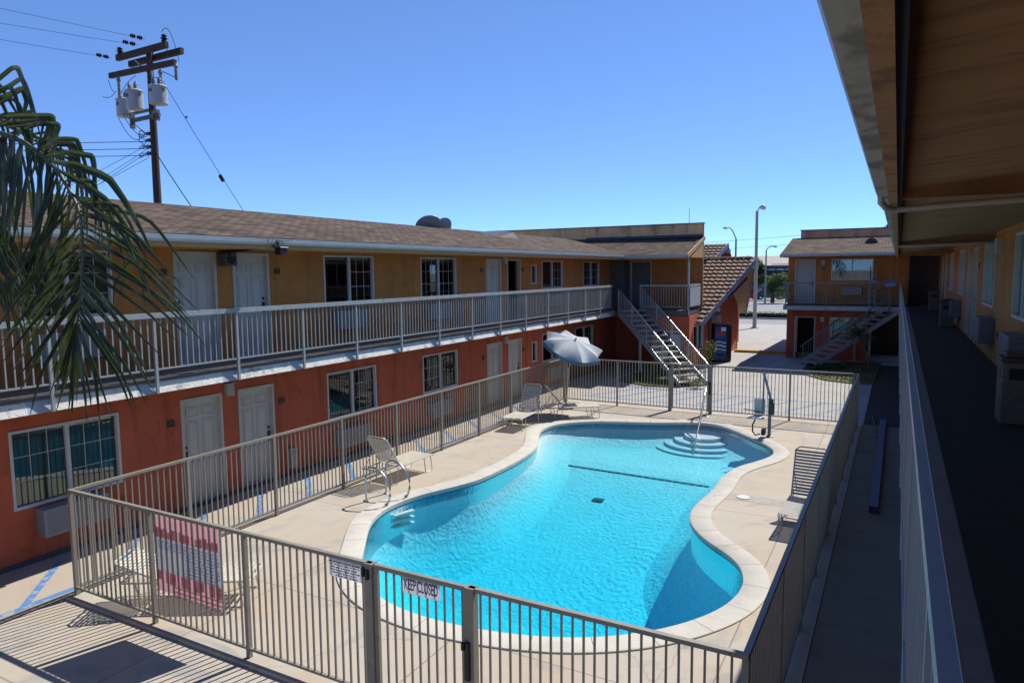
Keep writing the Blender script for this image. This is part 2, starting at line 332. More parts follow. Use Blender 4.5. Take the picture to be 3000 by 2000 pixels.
# ------------------------------------------------ building-piece makers (all in a wall frame: a along, d out, z up)
def pleat(mb, a0, a1, d, z0, z1, step=.09, amp=.02):
    n = max(2, int((a1-a0)/step)*2); vs = []; fs = []
    for i in range(n+1):
        a = a0+(a1-a0)*i/n; dd = d+(amp if i % 2 else -amp)+random.uniform(-.004,.004)
        vs += [(a,dd,z0),(a,dd,z1)]
    for i in range(n): fs.append((2*i,2*i+2,2*i+3,2*i+1))
    mb.add(vs, fs)
def window(fr, parent, a0, a1, z0, z1, grid=('L',), split=.5, curtain=('L','R'), frm=WINF, cur=CURT, rows=3, cols=3, rec=.05):
    fw_ = .045; mb = MB(fr)
    mb.box(a0,a0+fw_,-rec-.03,.015,z0,z1); mb.box(a1-fw_,a1,-rec-.03,.015,z0,z1)
    mb.box(a0+fw_,a1-fw_,-rec-.03,.015,z0,z0+fw_); mb.box(a0+fw_,a1-fw_,-rec-.03,.015,z1-fw_,z1)
    mid = a0+(a1-a0)*split
    if split: mb.box(mid-.03,mid+.03,-rec-.02,.005,z0+fw_,z1-fw_)
    W = mb.build('window', frm, parent)
    sp = [('L',a0+fw_,mid-.03),('R',mid+.03,a1-fw_)] if split else [('L',a0+fw_,a1-fw_)]
    for k, x0, x1 in sp:
        p = MB(fr); dd = -rec if k == 'L' else -rec-.012
        p.box(x0,x1,dd-.006,dd,z0+fw_,z1-fw_); p.build('pane', GLASS, W)
        if k in grid:
            g = MB(fr)
            for i in range(1, cols): x = x0+(x1-x0)*i/cols; g.box(x-.0045,x+.0045,dd+.001,dd+.006,z0+fw_,z1-fw_)
            for j in range(1, rows): z = z0+fw_+(z1-z0-2*fw_)*j/rows; g.box(x0,x1,dd+.002,dd+.007,z-.0045,z+.0045)
            g.build('muntin', frm, W)
        elif split:
            g = MB(fr)
            for i in range(1, cols): x = x0+(x1-x0)*i/cols; g.box(x-.006,x+.006,dd-.022,dd-.012,z0+fw_,z1-fw_)
            for j in range(1, rows): z = z0+fw_+(z1-z0-2*fw_)*j/rows; g.box(x0,x1,dd-.021,dd-.011,z-.006,z+.006)
            g.build('muntin', mat('dim_grid', (.22,.23,.22), .5, .1, 5), W)
        if k in curtain:
            c = MB(fr); pleat(c, x0-.02, x1+.02, -rec-.10, z0, z1); c.build('curtain', cur if k in grid else CURTD, W, smooth=False)
    b = MB(fr); b.box(a0-.1,a1+.1,-.62,-.60,z0-.1,z1+.1); b.build('room_backdrop', ROOMDK, W)
    return W
def door(fr, parent, a0, a1, z0, z1, hinge=1, open_=False, m_=None):
    mb = MB(fr); t = .055
    mb.box(a0,a0+t,-.12,.018,z0,z1); mb.box(a1-t,a1,-.12,.018,z0,z1); mb.box(a0+t,a1-t,-.12,.018,z1-t,z1)
    F = mb.build('door_frame', TRIM, parent)
    x0, x1 = a0+t, a1-t
    if open_:
        b = MB(fr); b.box(x0-.1,x1+.1,-1.6,-1.58,z0,z1); b.build('dark_room', ROOMDK, F)
        return F
    s = MB(fr); s.box(x0,x1,-.115,-.075,z0+.01,z1-t)
    D = s.build('door', m_ or DOORM, parent)
    pm = MB(fr); wd = x1-x0
    for (u0,u1) in ((.13,.45),(.55,.87)):
        for (v0,v1) in ((.06,.42),(.47,.80),(.84,.93)):
            A0, A1 = x0+wd*u0, x0+wd*u1; Z0, Z1 = z0+(z1-z0-t)*v0, z0+(z1-z0-t)*v1
            pm.box(A0,A1,-.0765,-.062,Z0,Z0+.018); pm.box(A0,A1,-.0765,-.062,Z1-.018,Z1)
            pm.box(A0,A0+.018,-.0765,-.0622,Z0+.018,Z1-.018); pm.box(A1-.018,A1,-.0765,-.0622,Z0+.018,Z1-.018)
            pm.box(A0+.05,A1-.05,-.0765,-.066,Z0+.05,Z1-.05)
    pm.build('door_panel', m_ or DOORM, D)
    h = MB(fr); hx = (x1-.10) if hinge > 0 else (x0+.04)
    h.box(hx,hx+.06,-.076,-.055,z0+.92,z0+1.14); h.tube([(hx+.03,-.06,z0+1.0),(hx+.03,-.025,z0+1.0),(hx+.03-.1*hinge,-.025,z0+1.0)],.009,6)
    h.box(hx+.01,hx+.05,-.076,-.05,z0+1.2,z0+1.25)
    h.build('handle', BLACK, D)
    th = MB(fr); th.box(a0,a1,-.12,.03,z0-.001,z0+.012); th.build('threshold', DARKGAP, F)
    return D
def aircon(fr, parent, a0, a1, z0, z1, dep=.25, m_=ACM):
    mb = MB(fr); mb.box(a0,a1,0.001,dep,z0,z1); o = mb.build('air_conditioner', m_, parent, bevel=.012)
    g = MB(fr); n = 11
    for i in range(n):
        z = z0+.05+(z1-z0-.1)*i/(n-1); g.box(a0+.05,a1-.05,dep+.0005,dep+.008,z-.008,z+.006)
    g.build('grille', m_, o); return o
def plate(fr, parent, a, z, w_=.15, h_=.12):
    mb = MB(fr); mb.box(a,a+w_,.001,.02,z-h_,z); mb.build('number_plate', PLATE, parent)
def sconce(fr, parent, a, z):
    mb = MB(fr); mb.box(a,a+.17,.001,.10,z-.24,z); mb.box(a-.01,a+.18,.001,.11,z,z+.02)
    for i in range(3): mb.box(a-.004,a+.174,.1,.108,z-.20+i*.07,z-.185+i*.07)
    mb.build('wall_lamp', mat('lamp_plastic', (.55,.54,.48), .4, .06, 6), parent, bevel=.006)
def railing(name, p0, p1, z0, z1, parent, posts, m_, pb, bar=.016, step=.107, post=.045, rail_w=.06, rail_h=.045, low=.15, rake=False, as_part=True):
    """posts: distances along; pb: post bottom z (relative to z0)"""
    p0 = Vector(p0); p1 = Vector(p1); d = (p1-p0); Ln = d.length; d.normalize()
    up_ = Vector((0,0,1))
    def at(s_, h_): q = p0+d*s_; return Vector((q.x,q.y,q.z+h_))
    hh = z1-z0
    mb = MB(); mb.beam(at(0,hh-rail_h/2), at(Ln,hh-rail_h/2), rail_w, rail_h)
    top = mb.build(name, m_, parent)
    for s_ in posts:
        q = MB(); a = at(s_,0); q.box(a.x-post/2,a.x+post/2,a.y-post/2,a.y+post/2,a.z+pb,a.z+hh-rail_h)
        q.build('post', m_, top)
    ps = sorted(set([0]+list(posts)+[Ln]))
    for i in range(len(ps)-1):
        s0, s1 = ps[i], ps[i+1]
        if s1-s0 < .15: continue
        q = MB(); q.beam(at(s0+post/2,low), at(s1-post/2,low), .03, .028)
        n = max(1, round((s1-s0)/step))
        for k in range(1, n):
            a = at(s0+(s1-s0)*k/n, 0)
            q.box(a.x-bar/2,a.x+bar/2,a.y-bar/2,a.y+bar/2,a.z+low+.014,a.z+hh-rail_h)
        q.build('bar_panel', m_, top)
    return top
# ================================================= SETTING: ground, deck, pool
def quadmesh(name, qs, m_, z=None):
    mb = MB()
    for q in qs: mb.add([(*p, z) if z is not None else p for p in q], [tuple(range(len(q)))])
    return mb.build(name, m_)
EXT = 1500
HX0, HX1, HY0, HY1 = -10.15, -.75, -6, 22.35
gnd = concrete('city_ground', (.36,.33,.29), (.33,.30,.26), (.25,.24,.22), cracks=False)
o = quadmesh('ground', [[(-EXT,-EXT),(EXT,-EXT),(EXT,HY0),(-EXT,HY0)], [(-EXT,HY1),(EXT,HY1),(EXT,EXT),(-EXT,EXT)],
    [(-EXT,HY0),(HX0,HY0),(HX0,HY1),(-EXT,HY1)], [(HX1,HY0),(EXT,HY0),(EXT,HY1),(HX1,HY1)]], gnd, -.14); struct(o)
mb = MB(); mb.box(-12.3,-10.16,-5,31.5,-.3,-.12); struct(mb.build('walkway', WALKM))
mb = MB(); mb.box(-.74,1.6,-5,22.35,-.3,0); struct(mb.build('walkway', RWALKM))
mb = MB(); mb.box(-10.16,14,22.36,60.4,-.3,0); struct(mb.build('parking_lot', LOTM))
mb = MB(); mb.box(-60,-10.18,40.0,60.4,-.3,-.004); struct(mb.build('pavement', LOTM))
ROADM = concrete('pale_asphalt', (.30,.30,.31), (.27,.27,.28), (.20,.20,.21), cracks=False)  # pale grey asphalt
mb = MB(); mb.box(-200,200,60.6,67,-.2,-.05); mb.box(-200,200,68.6,104,-.2,-.05); struct(mb.build('road', ROADM))
mb = MB(); mb.box(-200,200,104,109,-.2,.06); struct(mb.build('pavement', LOTM))
mb = MB(); mb.box(-200,200,67,68.6,-.2,.08); struct(mb.build('median_strip', LOTM))
WHT = mat('white_road_paint', (.62,.62,.60), .7, .15, 6)
mb = MB()
for i in range(-22, 20): mb.box(i*9., i*9.+3, 78, 78.12, -.05, -.044)
for i in range(-22, 20): mb.box(i*9., i*9.+3, 90, 90.12, -.05, -.044)
struct(mb.build('lane_marking', WHT))

POOL = [(-7.33,8.28),(-7.71,8.82),(-8.09,9.34),(-8.32,9.78),(-8.45,10.25),(-8.45,10.77),(-8.35,11.28),(-8.14,11.82),(-7.92,12.39),(-7.82,12.87),(-7.80,13.56),(-7.80,14.30),(-7.86,15.10),(-8.02,15.88),(-8.32,16.56),(-8.66,17.28),(-8.78,17.92),(-8.65,18.49),(-8.32,18.96),(-7.77,19.38),(-6.96,19.69),(-6.14,19.98),(-5.45,20.35),(-4.89,20.58),(-4.40,20.47),(-3.91,20.04),(-3.36,19.39),(-2.93,18.88),(-2.61,18.38),(-2.47,17.95),(-2.52,17.45),(-2.73,16.86),(-2.98,16.35),(-3.13,15.75),(-3.17,15.15),(-3.13,14.56),(-3.15,14.0),(-3.20,13.39),(-3.21,12.87),(-3.13,12.42),(-3.00,12.07),(-2.75,11.67),(-2.49,11.37),(-2.21,11.11),(-1.97,10.81),(-1.81,10.42),(-1.74,10.05),(-1.76,9.65),(-1.86,9.22),(-2.05,8.81),(-2.30,8.42),(-2.67,8.01),(-3.06,7.71),(-3.39,7.52),(-3.73,7.38),(-4.20,7.24),(-4.73,7.16),(-5.17,7.13),(-5.67,7.17),(-6.18,7.31),(-6.62,7.54),(-7.01,7.87)]
def resample(P, step):
    n = len(P); pts = []
    for i in range(n):                       # Catmull-Rom
        p0, p1, p2, p3 = [Vector(P[(i+k-1) % n]) for k in range(4)]
        for j in range(8):
            t = j/8; pts.append(.5*((2*p1)+(p2-p0)*t+(2*p0-5*p1+4*p2-p3)*t*t+(3*p1-p0-3*p2+p3)*t**3))
    L_ = [0]
    for i in range(len(pts)): L_.append(L_[-1]+(pts[(i+1) % len(pts)]-pts[i]).length)
    tot = L_[-1]; N_ = int(tot/step); out = []; k = 0
    for i in range(N_):
        s_ = tot*i/N_
        while L_[k+1] < s_: k += 1
        t = (s_-L_[k])/(L_[k+1]-L_[k]); a, b = pts[k], pts[(k+1) % len(pts)]; out.append(a.lerp(b, t))
    for _ in range(6): out = [(out[i-1]+out[i]*2+out[(i+1) % len(out)])/4 for i in range(len(out))]
    return out
OUT = resample(POOL, .12)
def offs(P, d):                                # positive = outwards
    n = len(P); area = sum(P[i].x*P[(i+1) % n].y-P[(i+1) % n].x*P[i].y for i in range(n)); sg = 1 if area > 0 else -1
    r = []
    for i in range(n):
        t = (P[(i+1) % n]-P[i-1]).normalized(); r.append(P[i]+Vector((t.y, -t.x))*d*sg)
    for _ in range(2): r = [(r[i-1]+r[i]*2+r[(i+1) % n])/4 for i in range(n)] if abs(d) > .2 else r
    return r
def fill_with_hole(name, outer, hole, z, m_, th=0):
    bm = bmesh.new(); es = []
    for loop in ([outer, hole] if hole else [outer]):
        vs = [bm.verts.new((p[0], p[1], z)) for p in loop]
        es += [bm.edges.new((vs[i], vs[(i+1) % len(vs)])) for i in range(len(vs))]
    bmesh.ops.triangle_fill(bm, edges=es, use_beauty=True, use_dissolve=False)
    for f in bm.faces:
        if f.normal.z < 0: f.normal_flip()
    if th:
        r = bmesh.ops.extrude_face_region(bm, geom=bm.faces[:]); vv = [g for g in r['geom'] if isinstance(g, bmesh.types.BMVert)]
        for v in vv: v.co.z -= th
        bmesh.ops.recalc_face_normals(bm, faces=bm.faces)
    me = bpy.data.meshes.new(name); bm.to_mesh(me); bm.free(); me.materials.append(m_)
    o_ = bpy.data.objects.new(name, me); col.objects.link(o_); WM[o_.name] = Matrix(); return o_
cop_out = offs(OUT, .34)
o = fill_with_hole('pool_deck', [(HX0,5.30),(HX1,5.30),(HX1,HY1),(HX0,HY1)], [tuple(p) for p in cop_out], 0.0, DECK, th=.25); struct(o)
# front paving, then the dark strip beside the deck
mb = MB(); mb.box(HX0,HX1,HY0,5.298,-.3,-.045); struct(mb.build('front_paving', DECK))
DKSTRIP = mat('dark_strip', (.05,.047,.045), .9, .3, 9)
mb = MB(); mb.box(-10.36,-10.165,-5,22.3,-.1195,-.1165); struct(mb.build('dark_edge_strip', DKSTRIP))  # near-black strip along the deck's left edge

pool = thing('swimming_pool', 'curvy blue swimming pool with pale concrete coping inside the fenced deck', 'swimming pool', (-5.5, 13, 0))
# coping blocks
mb = MB(); A = offs(OUT, -.03); n = len(OUT); blk = 6; zt = .022
for i in range(0, n, blk):
    idx = list(range(i, min(i+blk, n)))+[min(i+blk, n) % n]
    if len(idx) < 2: continue
    vs = []; L0 = len(idx)
    for q, k in enumerate(idx):
        a, b = A[k], cop_out[k]
        if q == 0: t = (A[(k+1) % n]-A[k])*.035; a = a+t; b = b+t
        if q == L0-1: t = (A[k]-A[k-1])*.035; a = a-t; b = b-t
        dz = 0
        vs += [(a.x,a.y,zt-.014), (a.x+(b.x-a.x)*.05,a.y+(b.y-a.y)*.05,zt), (b.x-(b.x-a.x)*.02,b.y-(b.y-a.y)*.02,zt), (b.x,b.y,zt-.006), (b.x,b.y,-.05), (a.x,a.y,-.06)]
    fs = []
    for q in range(L0-1):
        for e in range(6): fs.append((q*6+e, q*6+(e+1) % 6, (q+1)*6+(e+1) % 6, (q+1)*6+e))
    fs += [tuple(range(6)), tuple((L0-1)*6+e for e in range(6))[::-1]]
    mb.add(vs, fs)
mb.build('coping', COPE, pool, smooth=True)
mb = MB(); B1 = offs(OUT, .30); m1 = len(OUT); Bm = [(p.x,p.y,.006) for p in OUT]+[(p.x,p.y,.006) for p in B1]
mb.add(Bm, [(i,(i+1) % m1,(i+1) % m1+m1,i+m1) for i in range(m1)]); mb.build('coping_mortar', mat('dark_mortar', (.17,.16,.14), .9, .2, 9), pool)

def pool_depth(x, y): return 0.58 + max(0, min(1, (17.0-y)/6.5))*1.15
def strip(name, P0, z0, P1, z1, m_, uvs=False, parent=pool):
    mb = MB(); n_ = len(P0)
    Z0 = z0 if callable(z0) else (lambda p: z0); Z1 = z1 if callable(z1) else (lambda p: z1)
    mb.add([(p.x,p.y,Z0(p)) for p in P0]+[(p.x,p.y,Z1(p)) for p in P1], [(i,(i+1) % n_,(i+1) % n_+n_,i+n_) for i in range(n_)])
    o_ = mb.build(name, m_, parent)
    if uvs:
        me = o_.data; uvl = me.uv_layers.new(name='UVMap'); Ls = [0]
        for i in range(n_): Ls.append(Ls[-1]+(P0[(i+1) % n_]-P0[i]).length)
        inv = WM[parent.name]
        for pl in me.polygons:
            ks = []
            for li in pl.loop_indices:
                co_ = inv @ me.vertices[me.loops[li].vertex_index].co
                k = min(range(n_), key=lambda q: (P0[q].x-co_.x)**2+(P0[q].y-co_.y)**2); ks.append((li, k, co_.z))
            if max(k for _,k,_ in ks)-min(k for _,k,_ in ks) > n_/2: ks = [(li, k+n_ if k < n_/2 else k, z) for li,k,z in ks]
            for li,k,z in ks: uvl.data[li].uv = (Ls[k] if k <= n_ else Ls[-1]+Ls[k-n_], z)
    return o_
TILE = shingle_mat('blue_waterline_tile', (.035,.12,.24), (.06,.20,.34), (.20,.30,.36))
for nd in TILE.node_tree.nodes:
    if nd.type == 'TEX_BRICK': nd.inputs['Brick Width'].default_value = .075; nd.inputs['Row Height'].default_value = .075; nd.inputs['Mortar Size'].default_value = .004; nd.offset = 0
    if nd.type == 'BSDF_PRINCIPLED': nd.inputs['Roughness'].default_value = .2; nd.inputs['Specular IOR Level'].default_value = .5
PLAS = mat('pool_plaster', (1.0,.73,.80), .7, .05, 1.2, bump=0, fine=.02)
# fine ripple relief so that the plaster catches the sun unevenly
def plaster_relief(M):
    n_ = M.node_tree; N = n_.nodes; L = n_.links; b = N['Principled BSDF']; g = N.new('ShaderNodeNewGeometry')
    dn = N.new('ShaderNodeTexNoise'); dn.inputs['Scale'].default_value = 2.5; L.new(g.outputs['Position'], dn.inputs['Vector'])
    va = N.new('ShaderNodeVectorMath'); va.operation = 'MULTIPLY_ADD'; va.inputs[1].default_value = (.35,.35,.35); L.new(dn.outputs['Color'], va.inputs[0]); L.new(g.outputs['Position'], va.inputs[2])
    v = N.new('ShaderNodeTexVoronoi'); v.feature = 'SMOOTH_F1'; v.inputs['Scale'].default_value = 10; v.inputs['Smoothness'].default_value = .6; L.new(va.outputs[0], v.inputs['Vector'])
    t = N.new('ShaderNodeTexNoise'); t.inputs['Scale'].default_value = 16; t.inputs['Detail'].default_value = 2; L.new(va.outputs[0], t.inputs['Vector'])
    ad = N.new('ShaderNodeMath'); L.new(v.outputs['Distance'], ad.inputs[0]); L.new(t.outputs[0], ad.inputs[1])
    bp = N.new('ShaderNodeBump'); bp.inputs['Strength'].default_value = .65; bp.inputs['Distance'].default_value = .028
    L.new(ad.outputs[0], bp.inputs['Height']); L.new(bp.outputs[0], b.inputs['Normal'])
plaster_relief(PLAS)
I0 = OUT; I1 = offs(OUT, -.20); I2 = offs(OUT, -.50); I3 = offs(OUT, -.85)
strip('tile_band', I0, 0.01, I0, -.26, TILE, uvs=True)
dp = lambda p: -pool_depth(p.x, p.y)
mb = MB(); n = len(OUT); rings = [(I0, lambda p: -.26), (I0, lambda p: dp(p)*.38), (I1, lambda p: dp(p)*.64), (I2, lambda p: dp(p)*.87), (I3, lambda p: dp(p))]
vs = []; fs = []
for P_, zf in rings: vs += [(p.x,p.y,zf(p)) for p in P_]
for r_ in range(len(rings)-1):
    for i in range(n): fs.append((r_*n+i, r_*n+(i+1) % n, (r_+1)*n+(i+1) % n, (r_+1)*n+i))
mb.add(vs, fs); mb.build('basin_wall', PLAS, pool, smooth=True)
# floor: triangulated, subdivided along grid so it follows the slope
bm = bmesh.new(); vs = [bm.verts.new((p.x,p.y,0)) for p in I3]; es = [bm.edges.new((vs[i], vs[(i+1) % n])) for i in range(n)]
bmesh.ops.triangle_fill(bm, edges=es, use_beauty=True)
for k in range(1, 40):
    y = 7+k*.35; bmesh.ops.bisect_plane(bm, geom=bm.verts[:]+bm.edges[:]+bm.faces[:], plane_co=(0,y,0), plane_no=(0,1,0))
for v in bm.verts: v.co.z = dp(v.co)
for f in bm.faces:
    if f.normal.z < 0: f.normal_flip()
me = bpy.data.meshes.new('basin_floor'); 
for v in bm.verts: v.co = WM[pool.name].inverted() @ v.co
bm.to_mesh(me); bm.free(); me.materials.append(PLAS)
o = bpy.data.objects.new('basin_floor', me); col.objects.link(o); o.parent = pool; WM[o.name] = WM[pool.name]
DARKT = mat('dark_floor_tile', (.03,.07,.09), .4, .1, 20)
mb = MB(); xs = [(-8.05,16.75),(-3.50,16.6)]
for i in range(24):
    t0, t1 = i/24, (i+1)/24-.004
    x0 = xs[0][0]+(xs[1][0]-xs[0][0])*t0; x1 = xs[0][0]+(xs[1][0]-xs[0][0])*t1; y0 = xs[0][1]+(xs[1][1]-xs[0][1])*t0
    z = -pool_depth(x0, y0-.1); mb.box(x0,x1,y0-.08,y0+.08,z-.02,z+.02)
mb.build('slope_break_line', DARKT, pool)
mb = MB(); z = -pool_depth(-6.6,16.6)
mb2 = MB(); zd = -pool_depth(-6.0,15.2); mb2.box(-6.02-.13,-6.02+.13,15.2-.13,15.2+.13,zd-.05,zd+.012); mb2.build('main_drain', DARKT, pool)
# entry steps at the far end, quarter rounds below water
for k, (r_, zz) in enumerate([(.55,-.26),(.85,-.36),(1.15,-.45),(1.45,-.53)]):
    mb = MB(); c = Vector((-4.75,20.25)); seg = 28; poly = []
    for i in range(seg+1):
        a = R(180)+R(180)*i/seg; q = (c.x+r_*1.0*math.cos(a), c.y-.05+r_*math.sin(a)); poly.append(q)
    mb.prism(poly, -1.2, zz); mb.build('entry_step', PLAS, pool)
# wall treads by the ladder
for zz in (-.22,-.34,-.46):
    mb = MB(); mb.beam((-8.45,10.55,zz),(-8.30,11.0,zz),.12,.03); mb.build('wall_tread', mat('white_tread', (.75,.78,.78), .4, .05, 9), pool)
# water: surface sheet with ripples, closed body below for absorption
def water_mat():
    M = bpy.data.materials.new('pool_water'); M.use_nodes = True; n_ = M.node_tree; N = n_.nodes; L = n_.links; N.clear()
    o_ = N.new('ShaderNodeOutputMaterial'); mx = N.new('ShaderNodeMixShader'); fr = N.new('ShaderNodeFresnel'); fr.inputs[0].default_value = 1.33
    tr = N.new('ShaderNodeBsdfTransparent'); gl = N.new('ShaderNodeBsdfGlossy'); gl.inputs['Roughness'].default_value = .04
    g = N.new('ShaderNodeNewGeometry')
    def nz(s, d, st=(1,1,1), dist=0.):
        mp = N.new('ShaderNodeMapping'); mp.inputs['Scale'].default_value = st; L.new(g.outputs['Position'], mp.inputs[0])
        t = N.new('ShaderNodeTexNoise'); t.inputs['Scale'].default_value = s; t.inputs['Detail'].default_value = d; t.inputs['Distortion'].default_value = dist; L.new(mp.outputs[0], t.inputs['Vector']); return t.outputs[0]
    wv = N.new('ShaderNodeTexWave'); wv.wave_type = 'RINGS'; wv.rings_direction = 'SPHERICAL'; wv.inputs['Scale'].default_value = 2.2; wv.inputs['Distortion'].default_value = 1.2; wv.inputs['Detail'].default_value = 1
    mp = N.new('ShaderNodeMapping'); mp.inputs['Location'].default_value = (4.1,-13.6,.11); L.new(g.outputs['Position'], mp.inputs[0]); L.new(mp.outputs[0], wv.inputs['Vector'])
    ln = N.new('ShaderNodeVectorMath'); ln.operation = 'LENGTH'; L.new(mp.outputs[0], ln.inputs[0])
    fo = N.new('ShaderNodeMapRange'); fo.inputs['From Min'].default_value = .3; fo.inputs['From Max'].default_value = 2.2; fo.inputs['To Min'].default_value = .5; fo.inputs['To Max'].default_value = 0; L.new(ln.outputs['Value'], fo.inputs[0])
    wm = N.new('ShaderNodeMath'); wm.operation = 'MULTIPLY'; L.new(wv.outputs[0], wm.inputs[0]); L.new(fo.outputs[0], wm.inputs[1])
    a1 = N.new('ShaderNodeMath'); L.new(nz(8, 3, dist=.4), a1.inputs[0]); L.new(nz(24, 2, dist=.3), a1.inputs[1])
    a2 = N.new('ShaderNodeMath'); L.new(a1.outputs[0], a2.inputs[0]); L.new(wm.outputs[0], a2.inputs[1])
    bp = N.new('ShaderNodeBump'); bp.inputs['Strength'].default_value = .45; bp.inputs['Distance'].default_value = .018; L.new(a2.outputs[0], bp.inputs['Height'])
    L.new(bp.outputs[0], fr.inputs['Normal']); L.new(bp.outputs[0], gl.inputs['Normal'])
    L.new(fr.outputs[0], mx.inputs[0]); L.new(tr.outputs[0], mx.inputs[1]); L.new(gl.outputs[0], mx.inputs[2]); L.new(mx.outputs[0], o_.inputs[0])
    va = N.new('ShaderNodeVolumeAbsorption'); va.inputs['Color'].default_value = (.0,.935,1,1); va.inputs['Density'].default_value = .72; L.new(va.outputs[0], o_.inputs['Volume'])
    return M
o = fill_with_hole('water', [tuple(p) for p in offs(OUT, -.004)], None, -.105, water_mat(), th=2.4); struct(o)
for p in o.data.polygons: p.use_smooth = False

# blue hatch lines on the left walkway and on the lot
mb = MB()
def stripe(p0, p1, w_=.11, z=-.116):
    p0 = Vector((*p0, z)); p1 = Vector((*p1, z)); d = (p1-p0).normalized(); x = Vector((d.y,-d.x,0))*w_/2
    mb.add([p0-x,p0+x,p1+x,p1-x], [(0,1,2,3)])
for y in (3.6,4.95,6.35,7.7,9.1,10.45,11.8,13.1,14.5,15.9,17.3,18.7,20.1): stripe((-11.75,y+1.15),(-10.55,y))
mb.box(-10.62,-10.5,-4,21.5,-.12,-.1165)
struct(mb.build('blue_walkway_lines', BLUEP), kind='structure')
mb = MB()
for x in range(10): stripe((-9.6+x*.95,23.5),(-8.6+x*.95,25.6), .1, .004)
stripe((-9.8,25.8),(1,25.3),.1,.0042); stripe((-9.8,23.3),(1,23.1),.1,.0042)
for x in range(4): stripe((-5.8+x*.9,33.0),(-4.9+x*.9,37.2), .1, .004)
stripe((-6.2,33.2),(-6.2,38.5),.1,.0042)
struct(mb.build('blue_parking_lines', BLUEP))
mb = MB(); mb.box(-7.7,-3.6,39.3,39.6,0,.13); tag(mb.build('kerb_block', YELP), 'long yellow painted kerb block lying by the corner of the red office', 'kerb')

mb = MB(); mb.box(-.72,1.6,22.4,36.5,-.05,.012); mb.box(-3.6,-.72,33.0,36.5,-.05,.008); struct(mb.build('planting_soil', mat('shaded_dark_soil', (.05,.042,.034), .95, .3, 4, bump=.5)))  # soil kept near-black, its shade put into the colour
# grass islands under the stairs
def grass(name, poly, z, n_, h_=.07, parent=None):
    mb = MB(); mb.prism(poly, z-.1, z+.02)
    xs = [p[0] for p in poly]; ys = [p[1] for p in poly]; k = 0
    def inside(x, y):
        c = False; j = len(poly)-1
        for i in range(len(poly)):
            if (poly[i][1] > y) != (poly[j][1] > y) and x < (poly[j][0]-poly[i][0])*(y-poly[i][1])/(poly[j][1]-poly[i][1])+poly[i][0]: c = not c
            j = i
        return c
    while k < n_:
        x = random.uniform(min(xs), max(xs)); y = random.uniform(min(ys), max(ys))
        if not inside(x, y): continue
        a = random.uniform(0, 6.28); hh = h_*random.uniform(.5, 1.4); dx, dy = math.cos(a)*.012, math.sin(a)*.012
        mb.add([(x-dx,y-dy,z+.02),(x+dx,y+dy,z+.02),(x+random.uniform(-.03,.03),y+random.uniform(-.03,.03),z+.02+hh)], [(0,1,2)]); k += 1
    o_ = mb.build(name, mat('dry_lawn_grass', (.13,.14,.045), .8, .3, 4, stain_sheen=[(1.6,.5,.65,(.26,.20,.08),.8)]), recalc=False); return o_
g = grass('grass', [(-3.2,31.7),(-2.4,30.6),(-1.5,30.2),(-.7,30.3),(-.5,37),(-2.2,36.9),(-2.6,33.6)], .03, 3500); struct(g, 'strip of yellowing lawn around the palm behind the far right fence corner', 'grass', 'stuff')
g = grass('grass', [(-9.9,27.0),(-8.4,26.2),(-7.2,26.4),(-6.9,27.6),(-8.2,30.2),(-9.9,30.2)], .03, 3000); struct(g, 'dark green lawn in the shade under the left staircase', 'grass', 'stuff')
# ================================================= LEFT MOTEL BLOCK
FL, FU = -12.1, -.12
F2 = 2.74
lb = thing('motel_building', 'long two storey motel block with orange upper and red lower walls left of the pool', 'building', (-15, 12, -.12))
fl = FR((-12.1,0,0),(0,1,0),(1,0,0))
low_ops = [(5.67,7.45,.80,2.07),(8.68,9.64,-.12,2.08),(10.04,11.01,-.12,2.08),(12.68,14.52,.90,2.07),(16.62,18.48,.94,2.07),(20.30,21.33,-.12,2.06),(21.78,22.79,-.12,2.06),(23.64,24.06,1.05,1.82),(24.53,26.46,.94,2.05),(27.75,29.75,.94,2.05),(1.2,3.1,.8,2.07)]
up_ops = [(5.97,7.5,3.80,4.93),(8.70,9.66,2.74,4.94),(10.06,11.02,2.74,4.94),(12.70,14.54,3.74,4.93),(16.62,18.48,3.74,4.93),(20.30,21.33,2.74,4.93),(21.76,22.77,2.74,4.93),(23.63,24.06,4.02,4.74),(24.53,26.46,3.82,4.90),(28.6,30.5,3.82,4.90),(1.2,3.1,3.80,4.93)]
mb = MB(fl); mb.wall(-8, 32.7, -.12, 2.5, low_ops, .22); mb.build('lower_wall', RED, lb)
mb = MB(fl); mb.wall(-8, 32.7, 2.74, 5.0, up_ops, .22); mb.build('upper_wall', ORANGE, lb)
mb = MB(); mb.box(-17.2,-17,-8,40,-.12,5); mb.box(-17,-12.3,-8.2,-8,-.12,5); mb.build('back_wall', ORANGE, lb)
window(fl, lb, 5.67,7.45,.80,2.07, ('L','R'), curtain=('L','R'))
window(fl, lb, 12.68,14.52,.90,2.07, ('R',)); window(fl, lb, 16.62,18.48,.94,2.07, ('L',)); window(fl, lb, 24.53,26.46,.94,2.05, ('R',)); window(fl, lb, 27.75,29.75,.94,2.05, ('R',)); window(fl, lb, 1.2,3.1,.8,2.07, ('L',))
window(fl, lb, 5.97,7.5,3.80,4.93, ('L','R')); window(fl, lb, 12.70,14.54,3.74,4.93, ('R',)); window(fl, lb, 16.62,18.48,3.74,4.93, ('L','R')); window(fl, lb, 24.53,26.46,3.82,4.90, ('R',)); window(fl, lb, 28.6,30.5,3.82,4.90, ('L','R')); window(fl, lb, 1.2,3.1,3.80,4.93, ('L',))
window(fl, lb, 23.64,24.06,1.05,1.82, (), split=0); window(fl, lb, 23.63,24.06,4.02,4.74, (), split=0)
